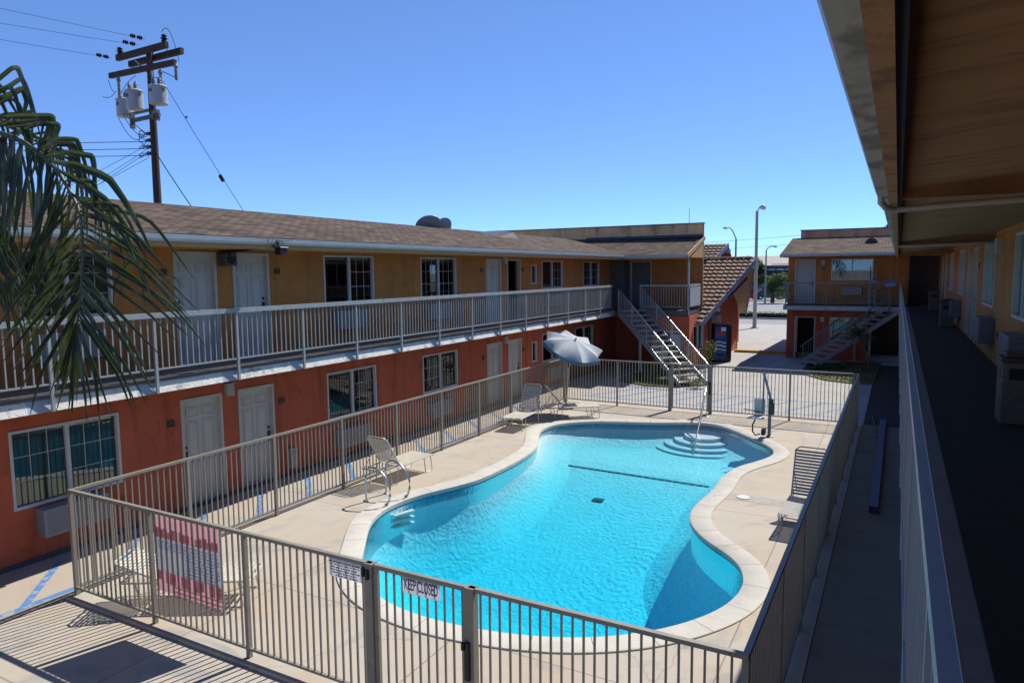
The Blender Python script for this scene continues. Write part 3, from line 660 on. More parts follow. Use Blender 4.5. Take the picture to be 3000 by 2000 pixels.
door(fl, lb, 8.68,9.64,-.12,2.08,-1); door(fl, lb, 10.04,11.01,-.12,2.08,1); door(fl, lb, 20.30,21.33,-.12,2.06,-1); door(fl, lb, 21.78,22.79,-.12,2.06,1)
door(fl, lb, 8.70,9.66,2.74,4.94,-1); door(fl, lb, 10.06,11.02,2.74,4.94,1); door(fl, lb, 20.30,21.33,2.74,4.93,-1); door(fl, lb, 21.76,22.77,2.74,4.93,1, open_=True)
for a,z in ((8.39,1.72),(11.16,1.71),(20.0,1.68),(22.88,1.68),(8.40,4.60),(11.18,4.61),(19.96,4.62),(22.87,4.62)): plate(fl, lb, a, z)
for a,z in ((9.72,2.24),(21.46,2.20),(21.46,5.0)): sconce(fl, lb, a, z)
for a0,a1,z0,z1 in ((5.98,7.05,.30,.76),(12.9,14.0,.18,.64),(16.75,17.85,.2,.66),(24.8,25.9,.2,.66),(12.95,14.0,3.12,3.58),(16.8,17.9,3.12,3.58),(24.8,25.9,3.12,3.58),(6.1,7.2,3.12,3.58)): aircon(fl, lb, a0,a1,z0,z1)
mb = MB(fl); mb.box(11.34,11.54,.001,.12,.05,.52); mb.box(11.37,11.51,.12,.15,.30,.44); mb.build('utility_box', mat('beige_utility_box', (.45,.42,.36), .5, .1, 6), lb, bevel=.005)
# dark base line along the wall
mb = MB(fl); mb.box(-8,32.7,.002,.02,-.12,-.04); mb.build('wall_base_strip', DARKGAP, lb)
# balcony slab, dark strip painted for the joist shade, peeling fascia
mb = MB(); mb.box(-12.1,-11.0,-8,31.6,2.50,2.74); mb.build('balcony_slab', mat('balcony_underside', (.30,.27,.24), .9, .1, 3), lb)
mb = MB(); mb.box(-10.999,-10.955,-8,29.1,2.691,2.745); mb.build('slab_shade_strip', DARKGAP, lb)
rp = [1.08+1.675*i for i in range(0, 17)]
rp = [-6.6+i*1.6785 for i in range(0, 22)]
mb = MB()
ys = [7.42,9.10,10.78,12.44,14.11,15.78,17.47,19.14,20.86,22.58,24.3,26.0,27.6]
for i in range(7): ys.insert(0, ys[0]-1.68)
def fasc(mb, a, b): mb.extr([(-11.0,a,2.50),(-10.93,a,2.50),(-10.985,a,2.69),(-11.0,a,2.69)], (0,b-a,0))  # face tilted outward and up so that it catches the sun
for i, y in enumerate(ys):
    y1 = ys[i+1] if i+1 < len(ys) else 29.1
    mb = MB(); fasc(mb,y+.03,y1-.33); mb.build('peeling_fascia', SLABM, lb)
mb = MB()
for i, y in enumerate(ys):
    y1 = ys[i+1] if i+1 < len(ys) else 29.1
    mb = MB(); fasc(mb,y1-.33,y1+.03); mb.build('painted_fascia', GUT, lb)
railing('balcony_railing', (-10.9,-6,2.74), (-10.9,29.0,2.74), 2.74, 3.86, lb, [y+6 for y in ys], GREYRAIL, -.24, bar=.018, step=.118, low=.17, rail_w=.075, rail_h=.085)
# roof
def gutter(name, p0, p1, outv, parent, zt, h_=.12, w_=.11, m_=GUT):
    p0 = Vector(p0); p1 = Vector(p1); o_ = Vector(outv); mb = MB()
    prof = [(0,0),(w_*.75,0),(w_*.95,h_*.35),(w_,h_),(w_-.012,h_),(w_-.02,h_*.38),(w_*.7,.012),(.012,.012),(.012,h_*.95),(0,h_*.95)]
    mb.extr([(p0.x+o_.x*a,p0.y+o_.y*a,zt-h_+b) for a,b in prof], p1-p0)
    return mb.build(name, m_, parent)
EX, EZ = -10.72, 5.19
roof_slab('roof', [(EX,-9,EZ),(EX,28.2+1.7,EZ),(-14.5,33.2,6.08),(-14.5,-9,6.08)], .05, SHING, lb, (0,1,0))
roof_slab('rear_roof_slope', [(-17.9,-9,5.3),(-17.9,34,5.3),(-14.5,34,6.08),(-14.5,-9,6.08)], .05, SHING, lb, (0,1,0))
mb = MB(); mb.box(-17.9,-10.80,-9,33,4.985,5.02); mb.build('soffit', ORANGE, lb)
mb = MB(); mb.box(-10.80,-10.765,-9,29.9,4.97,5.15); mb.build('fascia_board', CREAM, lb)
gutter('gutter', (-10.765,-9,0), (-10.765,29.95,0), (1,0,0), lb, 5.175)
mb = MB(); mb.beam((-10.72,9.95,5.06),(-12.0,9.75,4.93),.05,.07); mb.build('cable_arm', BLACK, lb)
# roof things: vent cap and two satellite dishes
vt = thing('roof_vent', 'dark wedge shaped roof vent with louvred end on the left roof', 'vent', (-13.6,23.6,5.88))
mb = MB(); mb.add([(-13.2,23.1,5.78),(-13.2,24.7,5.78),(-14.2,24.7,6.0),(-14.2,23.1,6.0),(-13.35,24.55,6.02),(-13.95,24.55,6.12)], [(0,1,2,3),(0,1,4),(0,4,5,3),(3,5,2),(1,2,5,4)]); mb.build('vent_hood', mat('dark_vent_metal', (.05,.045,.045), .5, .2, 8), vt)
mb = MB()
for k in range(3): mb.box(-14.05,-13.3,24.61+k*.03,24.66+k*.03,5.82+k*.07,5.85+k*.07)
mb.build('louvre', WINF, vt)
def dish(label, loc, aim, r_):
    t = thing('satellite_dish', label, 'satellite dish', loc, 0, 'satellite dishes on the left roof')
    c = Vector(loc)+Vector((0,0,.42)); a = Vector(aim).normalized(); mb = MB()
    prof = [(r_*k/8, .22*r_*(k/8)**2) for k in range(9)]+[(r_*k/8, .22*r_*(k/8)**2-.015) for k in range(8,-1,-1)]
    mb.lathe(c, [(max(p[0],.001), p[1]) for p in prof], 24, a)
    mb.build('reflector', mat('dark_dish', (.34,.34,.37), .5, .15, 6), t, smooth=True)
    mb = MB(); mb.tube([c-a*.02, c-a*.12+Vector((0,0,-.1)), Vector(loc)+Vector((0,0,-.1))], .025, 8); mb.build('mast', DARKGAP, t)
    mb = MB(); mb.tube([c-Vector((0,0,r_*.9)), c+a*.5-Vector((0,0,r_*.4))], .012, 6); mb.box(*[v for q in zip(c+a*.5-Vector((.03,.03,r_*.4+.04)), c+a*.5+Vector((.03,.03,-r_*.4+.04))) for v in q]); mb.build('feed_arm', DARKGAP, t)
dish('larger tilted dark satellite dish, the left one of the pair on the roof ridge', (-14.62,20.65,5.66), (-.55,.45,.75), .47)
dish('smaller dark satellite dish, the right one of the pair on the roof ridge', (-14.66,21.65,5.68), (-.75,.25,.42), .38)
# floodlight on a bracket under the eave
t = thing('floodlight', 'black floodlight on a bracket at the left block gutter above the second upper door', 'lamp', (-10.66,9.94,5.0))
mb = MB(); mb.box(-10.64,-10.48,9.86,10.04,4.86,5.0); mb.box(-10.66,-10.46,9.84,10.06,4.99,5.01); mb.tube([(-10.62,9.95,5.0),(-10.66,9.95,5.16)], .02, 6); mb.build('lamp_body', BLACK, t, bevel=.01)
mb = MB()
for i in range(14):
    a = random.uniform(0,6.28); mb.tube([(-10.62,9.95+.02*i-.14,5.14),(-10.6+.1*math.cos(a),9.95+.05*math.sin(a)+.04*(i-7),5.10+random.uniform(-.05,.1))], .006, 4)
mb.build('wire_tangle', mat('weathered_twine', (.2,.25,.2), .8, .2, 9), t)
t = thing('wall_speaker', 'dark box speaker mounted between the two upper doors of the left block', 'speaker', (-12.0,9.85,4.8))
mb = MB(); mb.box(-12.08,-11.85,9.70,9.99,4.66,4.92); mb.build('cabinet', DARKGAP, t, bevel=.01)
mb = MB(); mb.lathe((-11.85,9.84,4.80), [(.09,0),(.09,.02),(.06,.005),(.02,.01)], 14, (1,0,0)); mb.build('cone', BLACK, t)

# ================================================= END WING (beyond the left block)
wg = thing('motel_wing', 'end wing with a covered upper balcony and stained parapet behind the far fence', 'building', (-10, 33, 0))
fw_ = FR((0,32.7,0),(1,0,0),(0,-1,0))
mb = MB(fw_); mb.wall(-12.1,-7.9,2.74,5.05,[(-11.35,-10.3,2.74,4.95)],.2); mb.build('upper_wall', ORANGE, wg)
door(fw_, wg, -11.35,-10.3,2.74,4.95,1, m_=mat('grey_store_door', (.16,.165,.165), .6, .08, 3))
mb = MB(); mb.box(-12.1,-11.4,31.9,32.68,2.75,5.0); mb.build('closet_wall', mat('grey_painted_wall', (.13,.13,.12), .8, .1, 3), wg)
fw2 = FR((0,30.5,0),(1,0,0),(0,-1,0))
mb = MB(fw2); mb.wall(-9.55,-7.92,0,2.48,[(-9.3,-8.25,.0,1.75)],.2); mb.build('lower_wall', RED, wg)
mb = MB(fw2); mb.box(-9.3,-8.25,-.14,-.12,0,1.75); mb.build('notice_window', GLASS, wg)
mb = MB(fw2); mb.box(-9.3,-8.25,-.5,-.48,0,1.75); mb.build('room_backdrop', ROOMDK, wg)
mb = MB(fw2); mb.box(-9.34,-8.2,.002,.03,1.75,1.82); mb.box(-8.72,-8.66,-.1,.03,0,1.75); mb.build('window_trim', WINF, wg)
mb = MB(fw2); mb.box(-8.66,-8.25,-.10,-.08,1.0,1.66); mb.build('white_notice', WINF, wg)
mb = MB(fw2); mb.box(-9.2,-8.8,-.11,-.08,1.35,1.72); mb.build('blue_notice', mat('blue_notice_paper', (.03,.06,.18), .5, .3, 20), wg)
fg = FR((-7.9,0,0),(0,1,0),(1,0,0))
mb = MB(fg); mb.wall(30.52,34.2,0,2.48,[(31.2,33.0,.82,2.0)],.2); mb.build('side_wall', RED, wg)
window(fg, wg, 31.2,33.0,.82,2.0, (), curtain=('L','R'))
mb = MB(); mb.box(-7.91,-7.86,32.66,32.74,2.74,6.6); mb.build('corner_trim', CREAM, wg)
for q in ((-17,-9.4,32.75,32.95,0,2.74),(-8.3,-8.12,34.2,38.5,0,2.5),(-17,-8.6,45,45.2,0,5.2)): mb = MB(); mb.box(*q); mb.build('rear_wall', RED, wg)  # rear walls added to keep sun out of the dark stair corner
mb = MB(); mb.box(-17,-8.6,33.1,45,5.0,5.15); mb.build('rear_sun_block', DARKGAP, wg)  # unseen cover, added to block the sun from above
mb = MB(); mb.box(-12.1,-7.95,30.45,32.7,2.50,2.735); mb.build('balcony_slab', DARKGAP, wg)
railing('balcony_railing', (-10.15,30.5,2.74), (-7.95,30.5,2.74), 2.74, 3.84, wg, [.03,2.17], GREYRAIL, -.1, bar=.016, step=.12, rail_w=.06, rail_h=.06, low=.12)
railing('side_railing', (-7.95,30.55,2.74), (-7.95,32.5,2.74), 2.74, 3.86, wg, [1.9], GREYRAIL, -.1, bar=.016, step=.12, rail_w=.06, rail_h=.09, low=.12)
mb = MB(); mb.box(-7.915,-7.90,30.6,32.4,2.90,3.74); mb.build('railing_infill_sheet', GUT, wg)
mb = MB(); mb.box(-8.0,-7.93,30.5,30.57,2.5,5.02); mb.build('balcony_post', GUT, wg)
EY = 29.95
roof_slab('roof', [(-12.6,EY,EZ),(-7.85,EY,EZ-.04),(-7.85,32.9,6.02),(-15.5,32.9,6.10)], .05, SHING, wg, (1,0,0))
mb = MB(); mb.box(-12,-7.95,EY+.05,32.7,5.0,5.03); mb.build('soffit', ORANGE, wg)
mb = MB(); mb.beam((-7.86,EY-.05,5.08),(-7.86,32.9,5.95),.05,.17,(0,0,1)); mb.build('rake_board', CREAM, wg)
mb = MB(); mb.extr([(-7.93,30.4,5.03),(-7.93,32.75,5.03),(-7.93,32.75,5.85)], (.06,0,0)); mb.build('gable_infill', CREAM, wg)
mb = MB(); mb.box(-10.7,-7.9,EY,EY+.04,4.97,5.12); mb.build('fascia_board', CREAM, wg)
gutter('gutter', (-10.72,EY,0), (-7.9,EY,0), (0,-1,0), wg, 5.155)
mb = MB(); mb.box(-18.5,-7.92,32.75,33.0,5.0,6.60); mb.build('parapet', TANP, wg)
mb = MB(); mb.box(-18.5,-7.88,32.70,33.05,6.60,6.64); mb.build('parapet_cap', DARKGAP, wg)
mb = MB(); mb.box(-13.6,-7.92,32.52,32.70,5.98,6.10); mb.build('parapet_flashing', mat('blue_black_flashing', (.035,.035,.07), .4, .1, 5), wg)
mb = MB(); mb.tube([(-8.6,32.9,6.6),(-8.6,32.9,7.3)], .012, 5); mb.build('antenna', DARKGAP, wg)

# ================================================= OFFICE with steep S-tile prow roof
of = thing('office_building', 'red office with steep clay tile prow roof beside the driveway', 'building', (-9, 37, 0))
YB, ZB, YR, ZR, YF, ZF = 31.45, 2.12, 36.7, 4.97, 41.95, 2.05
mb = MB(fg)
for d_ in (0, -.2): mb.add([(34.0,d_,0),(41.0,d_,0),(41.0,d_,2.48),(36.7,d_,4.83),(32.74,d_,2.72),(32.74,d_,2.48),(34.0,d_,2.48)], [(0,1,2,3,4,5,6)])
mb.add([(41.0,0,0),(41.0,-.2,0),(41.0,-.2,2.5),(41.0,0,2.5)], [(0,1,2,3)]); mb.build('gable_wall', RED, of)
mb = MB(); mb.box(-14,-8.1,40.8,41.0,0,2.4); mb.build('rear_wall', RED, of)
TILEM = mat('clay_roof_tile', (.21,.125,.085), .85, .25, 5, bump=.3, bscale=25, stain_sheen=[(3,.5,.68,(.11,.065,.05),.7),(2.1,.56,.7,(.36,.26,.19),.7)])
UNDER = mat('beige_soffit_planks', (.50,.40,.29), .8, .1, 3)
FASC = mat('lavender_grey_fascia', (.32,.31,.38), .6, .08, 4)
def tile_roof(name, xl, xr, yb, zb, yt, zt_, parent, m_=TILEM):
    """S tiles: wave across X, stepped courses up the slope; xl/xr give the side edges for each y"""
    slope = Vector((0,yt-yb,zt_-zb)); Ls = slope.length; s_ = slope/Ls; nrm = Vector((0,-s_.z,s_.y))
    if nrm.z < 0: nrm = -nrm
    rows = max(2, int(Ls/.37)); dx = .04; mb = MB()
    for r_ in range(rows):
        ya = yb+(yt-yb)*(r_+.5)/rows; x0, x1 = xl(ya), xr(ya); nx = max(2, int((x1-x0)/dx)); vs = []; fs = []
        for e, lift in ((0,-.01),(0,.095),(.5,.06),(1.04,.02)):
            for i in range(nx+1):
                x = x0+(x1-x0)*i/nx; ph = (x/.26) % 1; wv = .020*math.sin(2*math.pi*ph)+.008*math.sin(4*math.pi*ph)
                jit = .014*math.sin(r_*7.3+int(x/.26)*3.1)
                p = Vector((x,yb,zb))+s_*(Ls*(r_+e)/rows+jit)+nrm*(lift+(wv if lift else 0)); vs.append(p)
        w1 = nx+1
        for k in range(3):
            for i in range(nx): fs.append((k*w1+i, k*w1+i+1, (k+1)*w1+i+1, (k+1)*w1+i))
        mb.add(vs, fs)
    return mb.build(name, m_, parent, smooth=True, recalc=False)
prow = lambda y: -7.6+(y-YB)/(YR-YB)*1.35 if y < YR else -7.6+(YF-y)/(YF-YR)*1.35
tile_roof('tile_roof', lambda y: -7.86 if y < 32.6 else (-7.86 if y < 33.1 else -12.5), prow, YB, ZB, YR, ZR, of)
# underside of both slopes and the far slope
mb = MB()
def tri_sheet(pts, th=.05): mb.extr(pts, (0,0,-th))
tri_sheet([(-7.88,YB,ZB),(-7.62,YB,ZB),(-6.28,YR,ZR),(-7.88,YR,ZR)])
tri_sheet([(-12.5,33.1,3.0),(-7.88,33.1,3.0),(-7.88,YR,ZR),(-12.5,YR,ZR)])
mb.build('near_deck', UNDER, of)
mb = MB(); tri_sheet([(-12.5,YR,ZR),(-6.28,YR,ZR),(-7.62,YF,ZF),(-12.5,YF,ZF)])
for k in range(14):
    t = (k+.5)/14; y = YR+(YF-YR)*t; z = ZR+(ZF-ZR)*t-.053; mb.box(-7.88,prow(y)-.04,y-.012,y+.012,z-.006,z+.002)
mb.build('far_slope', UNDER, of)
tile_roof('far_tile_roof', lambda y: -12.5, lambda y: prow(y)-.02, YF, ZF+.02, YR, ZR+.02, of)
mb = MB(); mb.beam((-7.6,YB,ZB-.06),(-6.25,YR,ZR-.06),.05,.24,(0,0,1)); mb.beam((-6.25,YR,ZR-.06),(-7.6,YF,ZF-.06),.05,.24,(0,0,1)); mb.build('rake_fascia', FASC, of)
mb = MB(); mb.beam((-9,YR,ZR-.33),(-6.12,YR,ZR-.33),.14,.26); mb.beam((-8.5,33.7,2.62),(-7.25,33.5,2.62),.13,.14); mb.build('beam_end', WINF, of)
mb = MB(); mb.beam((-7.88,38.4,3.0),(-6.9,38.2,4.05),.05,.10); mb.build('knee_brace', DARKGAP, of)
mb = MB()
for i in range(16): 
    x = -12.4+i*.4
    if x < -6.4: mb.tube([(x,YR,ZR+.06),(x+.36,YR,ZR+.07)], [.085,.1], 8)
mb.build('ridge_tiles', TILEM, of, smooth=True)
# higher rear roof
Y2R, Z2R, Y2B, Z2B = 44.0, 6.03, 39.0, 3.5
prow2 = lambda y: -10.2+(y-Y2B)/(Y2R-Y2B)*1.1
tile_roof('upper_tile_roof', lambda y: -14.5, prow2, Y2B, Z2B, Y2R, Z2R, of)
mb = MB(); mb.beam((-10.18,Y2B,Z2B-.06),(-9.08,Y2R,Z2R-.06),.05,.26); mb.build('upper_fascia', FASC, of)
mb = MB(); mb.add([(-9.75,39.5,0),(-9.75,47,0),(-9.75,47,4.4),(-9.75,44,5.9),(-9.75,39.5,3.6),(-9.95,39.5,0),(-9.95,47,0),(-9.95,47,4.4),(-9.95,44,5.9),(-9.95,39.5,3.6)], [(0,1,2,3,4),(9,8,7,6,5),(0,1,6,5)]); mb.add([(-14.5,44,6.0),(-9.1,44,6.0),(-9.3,47.5,4.3),(-14.5,47.5,4.3)], [(0,1,2,3)]); mb.build('upper_gable_wall', mat('dark_red_gable', (.33,.072,.038), .85, .14, 1.4, bump=.3), of)  # darker red than the lower walls
mb = MB(); mb.beam((-10,Y2R,Z2R-.45),(-8.95,Y2R,Z2R-.45),.16,.2); mb.build('beam_end', WINF, of)
mb = MB(fg); mb.box(40.9,41.04,.0,.03,0,2.3); mb.build('corner_trim', CREAM, of)
mb = MB(fg); mb.box(34.6,35.3,.03,.35,1.92,2.3); mb.build('metal_cooler_box', mat('galvanised_box', (.35,.36,.36), .4, .2, 5, metal=.4), of)

# vending machine with round ball emblem and waves
vm = thing('vending_machine', 'dark blue drinks vending machine against the red office wall', 'vending machine', (-7.35,34.75,0), R(28))
cs, sn = math.cos(R(28)), math.sin(R(28)); VF = FR((-7.35,34.75,0),(cs,sn,0),(sn,-cs,0))   # d>0 faces the camera side
NAVY = mat('navy_machine', (.012,.02,.06), .3, .1, 6)
mb = MB(VF); mb.box(-.42,.42,-.75,0,.08,1.80); mb.build('cabinet', NAVY, vm, bevel=.012)
mb = MB(VF); mb.box(-.40,.40,-.7,-.02,0,.08); mb.build('base', BLACK, vm)
mb = MB(VF); mb.box(-.38,.16,.001,.02,.22,1.74); mb.build('display_panel', mat('blue_display', (.04,.11,.36), .25, .2, 4), vm)
mb = MB(VF); mb.box(.19,.39,.001,.025,.22,1.74); mb.box(.24,.34,.025,.04,1.0,1.2); mb.box(-.3,.1,.02,.03,.30,.42); mb.build('control_column', BLACK, vm)
mb = MB(VF); mb.lathe((0,0,0), [(.001,0)], 3) if False else None
c0 = Vector((-.11,.021,1.22)); seg = 24
def disc(mb, cx, cz, r_, d0, d1, a0=0, a1=360):
    P_ = [(cx+r_*math.cos(R(a0+(a1-a0)*i/seg)), cz+r_*math.sin(R(a0+(a1-a0)*i/seg))) for i in range(seg+(1 if a1-a0 < 360 else 0))]; n_ = len(P_)
    mb.add([(x,d0,z) for x,z in P_]+[(x,d1,z) for x,z in P_], [tuple(range(n_)),tuple(range(n_,2*n_))]+[(i,(i+1) % n_,(i+1) % n_+n_,i+n_) for i in range(n_)])
mb = MB(VF); disc(mb,-.11,1.26,.235,.02,.026,10,170); mb.build('ball_emblem', mat('emblem_red', (.65,.07,.035), .35, .1, 5), vm)
mb = MB(VF); disc(mb,-.11,1.20,.235,.0205,.0255,190,350); mb.build('ball_emblem_lower', mat('emblem_blue', (.02,.05,.25), .35, .1, 5), vm)
mb = MB(VF)
for z_, h_ in ((.95,.05),(.78,.06),(.60,.04)):
    n_ = 14; P_ = [(-.37+.52*i/n_, z_+.035*math.sin(i/n_*5)) for i in range(n_+1)]
    for i in range(n_): (x0,z0),(x1,z1) = P_[i],P_[i+1]; mb.add([(x0,.021,z0),(x1,.021,z1),(x1,.021,z1+h_),(x0,.021,z0+h_),(x0,.027,z0),(x1,.027,z1),(x1,.027,z1+h_),(x0,.027,z0+h_)], [(0,1,2,3),(4,5,6,7),(0,1,5,4),(3,2,6,7)])
mb.box(-.10,.13,.021,.026,1.52,1.70); mb.build('wave_graphics', mat('emblem_white', (.95,.97,1.0), .4, .1, 5), vm)

# ================================================= FAR RIGHT BLOCK
fr_ = thing('motel_building', 'two storey motel block with balcony and dark lower door beyond the far right corner', 'building', (-2, 40, 0))
ff = FR((0,38,0),(1,0,0),(0,-1,0))
mb = MB(ff); mb.wall(-4.88,1.8,0,2.5,[(-4.5,-3.54,0,2.11),(-2.89,-1.6,.9,2.1),(-1.25,1.5,0,2.42)],.2); mb.build('lower_wall', RED, fr_)
mb = MB(ff); mb.wall(-4.88,1.8,2.74,5.1,[(-4.54,-3.6,2.74,4.96),(-2.89,-1.05,3.92,4.95)],.2); mb.build('upper_wall', ORANGE, fr_)
mb = MB(); mb.box(-4.88,-4.68,38.2,52,0,5.1); mb.build('side_wall', RED, fr_)
door(ff, fr_, -4.5,-3.54,0,2.11,1,open_=True); door(ff, fr_, -4.54,-3.6,2.74,4.96,1, m_=mat('pale_grey_door', (.50,.51,.50), .5, .05, 3))  # upper door in pale grey
window(ff, fr_, -2.89,-1.05,3.92,4.95,('R',),curtain=('L','R'),cur=CURTD); window(ff, fr_, -2.89,-1.6,.9,2.1,('R',))
sconce(ff, fr_, -3.35,4.9); sconce(ff, fr_, -3.3,2.1); aircon(ff, fr_, -2.4,-1.5,3.2,3.6); plate(ff, fr_, -3.3, 4.55)
mb = MB(); mb.box(-4.9,1.7,36.72,38,2.52,2.74); mb.build('balcony_slab', DARKGAP, fr_)
mb = MB(); mb.box(-4.9,.3,36.68,36.72,2.50,2.70); mb.build('fascia', GUT, fr_)
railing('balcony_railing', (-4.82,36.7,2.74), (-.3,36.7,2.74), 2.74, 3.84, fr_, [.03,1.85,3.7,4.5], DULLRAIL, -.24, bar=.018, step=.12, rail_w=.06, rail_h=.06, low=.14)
railing('side_railing', (-4.82,36.75,2.74), (-4.82,37.95,2.74), 2.74, 3.84, fr_, [], GREYRAIL, -.1, bar=.018, step=.12, rail_w=.06, rail_h=.06, low=.14)
roof_slab('roof', [(-5.05,36.3,5.2),(1.9,36.3,5.2),(1.9,40.4,6.1),(-5.0,40.4,6.1)], .05, SHING, fr_, (1,0,0))
roof_slab('rear_roof_slope', [(-5.0,52,5.2),(1.9,52,5.2),(1.9,40.4,6.1),(-5.0,40.4,6.1)], .05, SHING, fr_, (1,0,0))
mb = MB(); mb.box(-5.0,1.8,36.38,38,5.05,5.08); mb.build('soffit', ORANGE, fr_)
mb = MB(); mb.extr([(-4.9,38,5.08),(-4.9,40.4,5.08),(-4.9,40.4,6.03),(-4.9,38,5.5)], (.1,0,0)); mb.extr([(-4.9,40.4,5.08),(-4.9,51,5.08),(-4.9,40.4,6.03)], (.1,0,0)); mb.build('gable_infill', ORANGE, fr_)
mb = MB(); mb.beam((-5.03,36.3,5.10),(-5.03,40.4,6.0),.04,.16); mb.build('rake_board', CREAM, fr_)
gutter('gutter', (-5.05,36.3,0), (.0,36.3,0), (0,-1,0), fr_, 5.19)
mb = MB(); mb.box(-4.62,3,40.5,40.8,5.3,6.5); mb.build('parapet', mat('red_brown_parapet', (.75,.34,.19), .9, .2, 1.5, bump=.3, stain_sheen=[(1.2,.5,.7,(.34,.13,.08),.6)], stretch=(1.5,1.5,.4)), fr_)
mb = MB(); mb.box(-4.66,3,40.46,40.84,6.5,6.54); mb.build('parapet_cap', DARKGAP, fr_)
mb = MB(); vs = []
for i in range(13):
    a = math.pi*i/12; vs += [(-1.2+.28*math.cos(a),38.6,5.68+.27*math.sin(a)), (-1.2+.24*math.cos(a),39.5,5.80+.16*math.sin(a))]
mb.add(vs, [(2*i,2*i+2,2*i+3,2*i+1) for i in range(12)]+[tuple(range(0,26,2))]); mb.build('roof_vent', BLACK, fr_)
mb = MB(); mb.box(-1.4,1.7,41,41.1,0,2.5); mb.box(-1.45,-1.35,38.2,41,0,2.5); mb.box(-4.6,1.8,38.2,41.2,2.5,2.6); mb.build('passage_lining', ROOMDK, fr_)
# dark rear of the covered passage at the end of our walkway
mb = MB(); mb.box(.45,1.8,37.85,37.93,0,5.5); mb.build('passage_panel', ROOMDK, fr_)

# ================================================= STAIRS
def stairs(label, base, dirv, rise, run, width, bright, grp, n_=14, landing=1.1):
    """base: foot centre; dirv: horizontal direction of ascent"""
    d = Vector((dirv[0],dirv[1],0)).normalized(); s_ = Vector((d.y,-d.x,0)); b = Vector(base)
    t = thing('staircase', label, 'staircase', base, 0, grp)
    Fm = (b, d, s_)
    TRE = mat('speckled_precast_tread', (.40,.37,.33), .85, .15, 8, bump=.3)
    for k in range(n_):
        mb = MB(Fm); a = run*k/n_; z = rise*(k+1)/n_; mb.box(a-.02,a+run/n_+.03-.02,-width/2,width/2,z-.055,z); mb.build('tread', TRE, t)
    for sg in (-1,1):
        mb = MB(Fm); y0 = sg*(width/2+.012); y1 = sg*(width/2+.06)
        P_ = [(-.12,y0,-.02),(run,y0,rise-.24),(run,y0,rise),(-.12+.05,y0,.20)]
        mb.extr([mb.P(p) for p in []], (0,0,0)) if False else None
        q = [(p[0],y1,p[2]) for p in P_]; mb.add(P_+q, [(0,1,2,3),(7,6,5,4),(0,4,5,1),(1,5,6,2),(2,6,7,3),(3,7,4,0)]); mb.build('stringer', GREYRAIL, t)
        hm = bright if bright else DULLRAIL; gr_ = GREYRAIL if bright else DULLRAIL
        def at(a, h_): return b+d*a+s_*(sg*(width/2+.035))+Vector((0,0,rise*a/run+h_))
        mb = MB(); mb.tube([at(-.15,.94),at(run,.94)], .026, 16); H_ = mb.build('handrail', hm, t, smooth=True)
        mb = MB(); mb.beam(at(-.1,.12),at(run,.12),.025,.03); m_ = int(run/.13)
        for k in range(m_+1):
            a = run*k/m_; p = at(a,0); w2 = .02 if k % 9 == 0 else .008; mb.box(p.x-w2,p.x+w2,p.y-w2,p.y+w2,p.z+(.12 if k % 9 else -.1),p.z+.94)
        mb.build('bar_panel', gr_, t)
        if bright:
            mb = MB(); mb.tube([at(0,.155),at(run*.8,.155)], .010, 12); mb.build('lower_rail', bright, t, smooth=True)
    mb = MB(Fm); mb.box(run,run+landing,-width/2-.1,width/2+.1,rise-.2,rise); mb.build('landing', DARKGAP, t)
    mb = MB(Fm)
    for y in (-width/2,width/2): mb.box(run*.62-.04,run*.62+.04,y-.04,y+.04,0,rise*.6)
    mb.build('support_post', GREYRAIL, t)
    return t
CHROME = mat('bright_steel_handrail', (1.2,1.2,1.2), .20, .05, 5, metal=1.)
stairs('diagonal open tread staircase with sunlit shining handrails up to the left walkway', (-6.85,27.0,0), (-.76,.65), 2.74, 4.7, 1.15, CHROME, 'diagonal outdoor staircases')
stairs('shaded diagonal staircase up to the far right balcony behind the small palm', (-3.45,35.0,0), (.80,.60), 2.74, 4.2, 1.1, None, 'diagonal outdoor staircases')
# clutter on the right landing
t = thing('laundry_bag', 'pale bundle of laundry lying on the landing of the right staircase', 'bag', (-.9,36.9,2.74))
mb = MB(); mb.lathe((-.95,36.95,3.75), [(.05,-.05),(.22,0),(.26,.08),(.2,.16),(.05,.2)], 12); mb.build('bundle', mat('grey_linen', (.30,.31,.36), .9, .3, 5), t, smooth=True)
t = thing('towel', 'small pale blue towel draped beside the laundry bundle on the right landing rail', 'towel', (-.3,36.9,3.8))
mb = MB(); mb.add([(-.52,36.7,3.80),(-.05,36.72,3.84),(-.0,36.9,3.90),(-.45,36.95,3.93),(-.5,36.62,3.62),(-.1,36.64,3.66)], [(0,1,2,3),(0,1,5,4)]); mb.build('cloth', mat('blue_towel', (.28,.32,.50), .9, .2, 6), t)

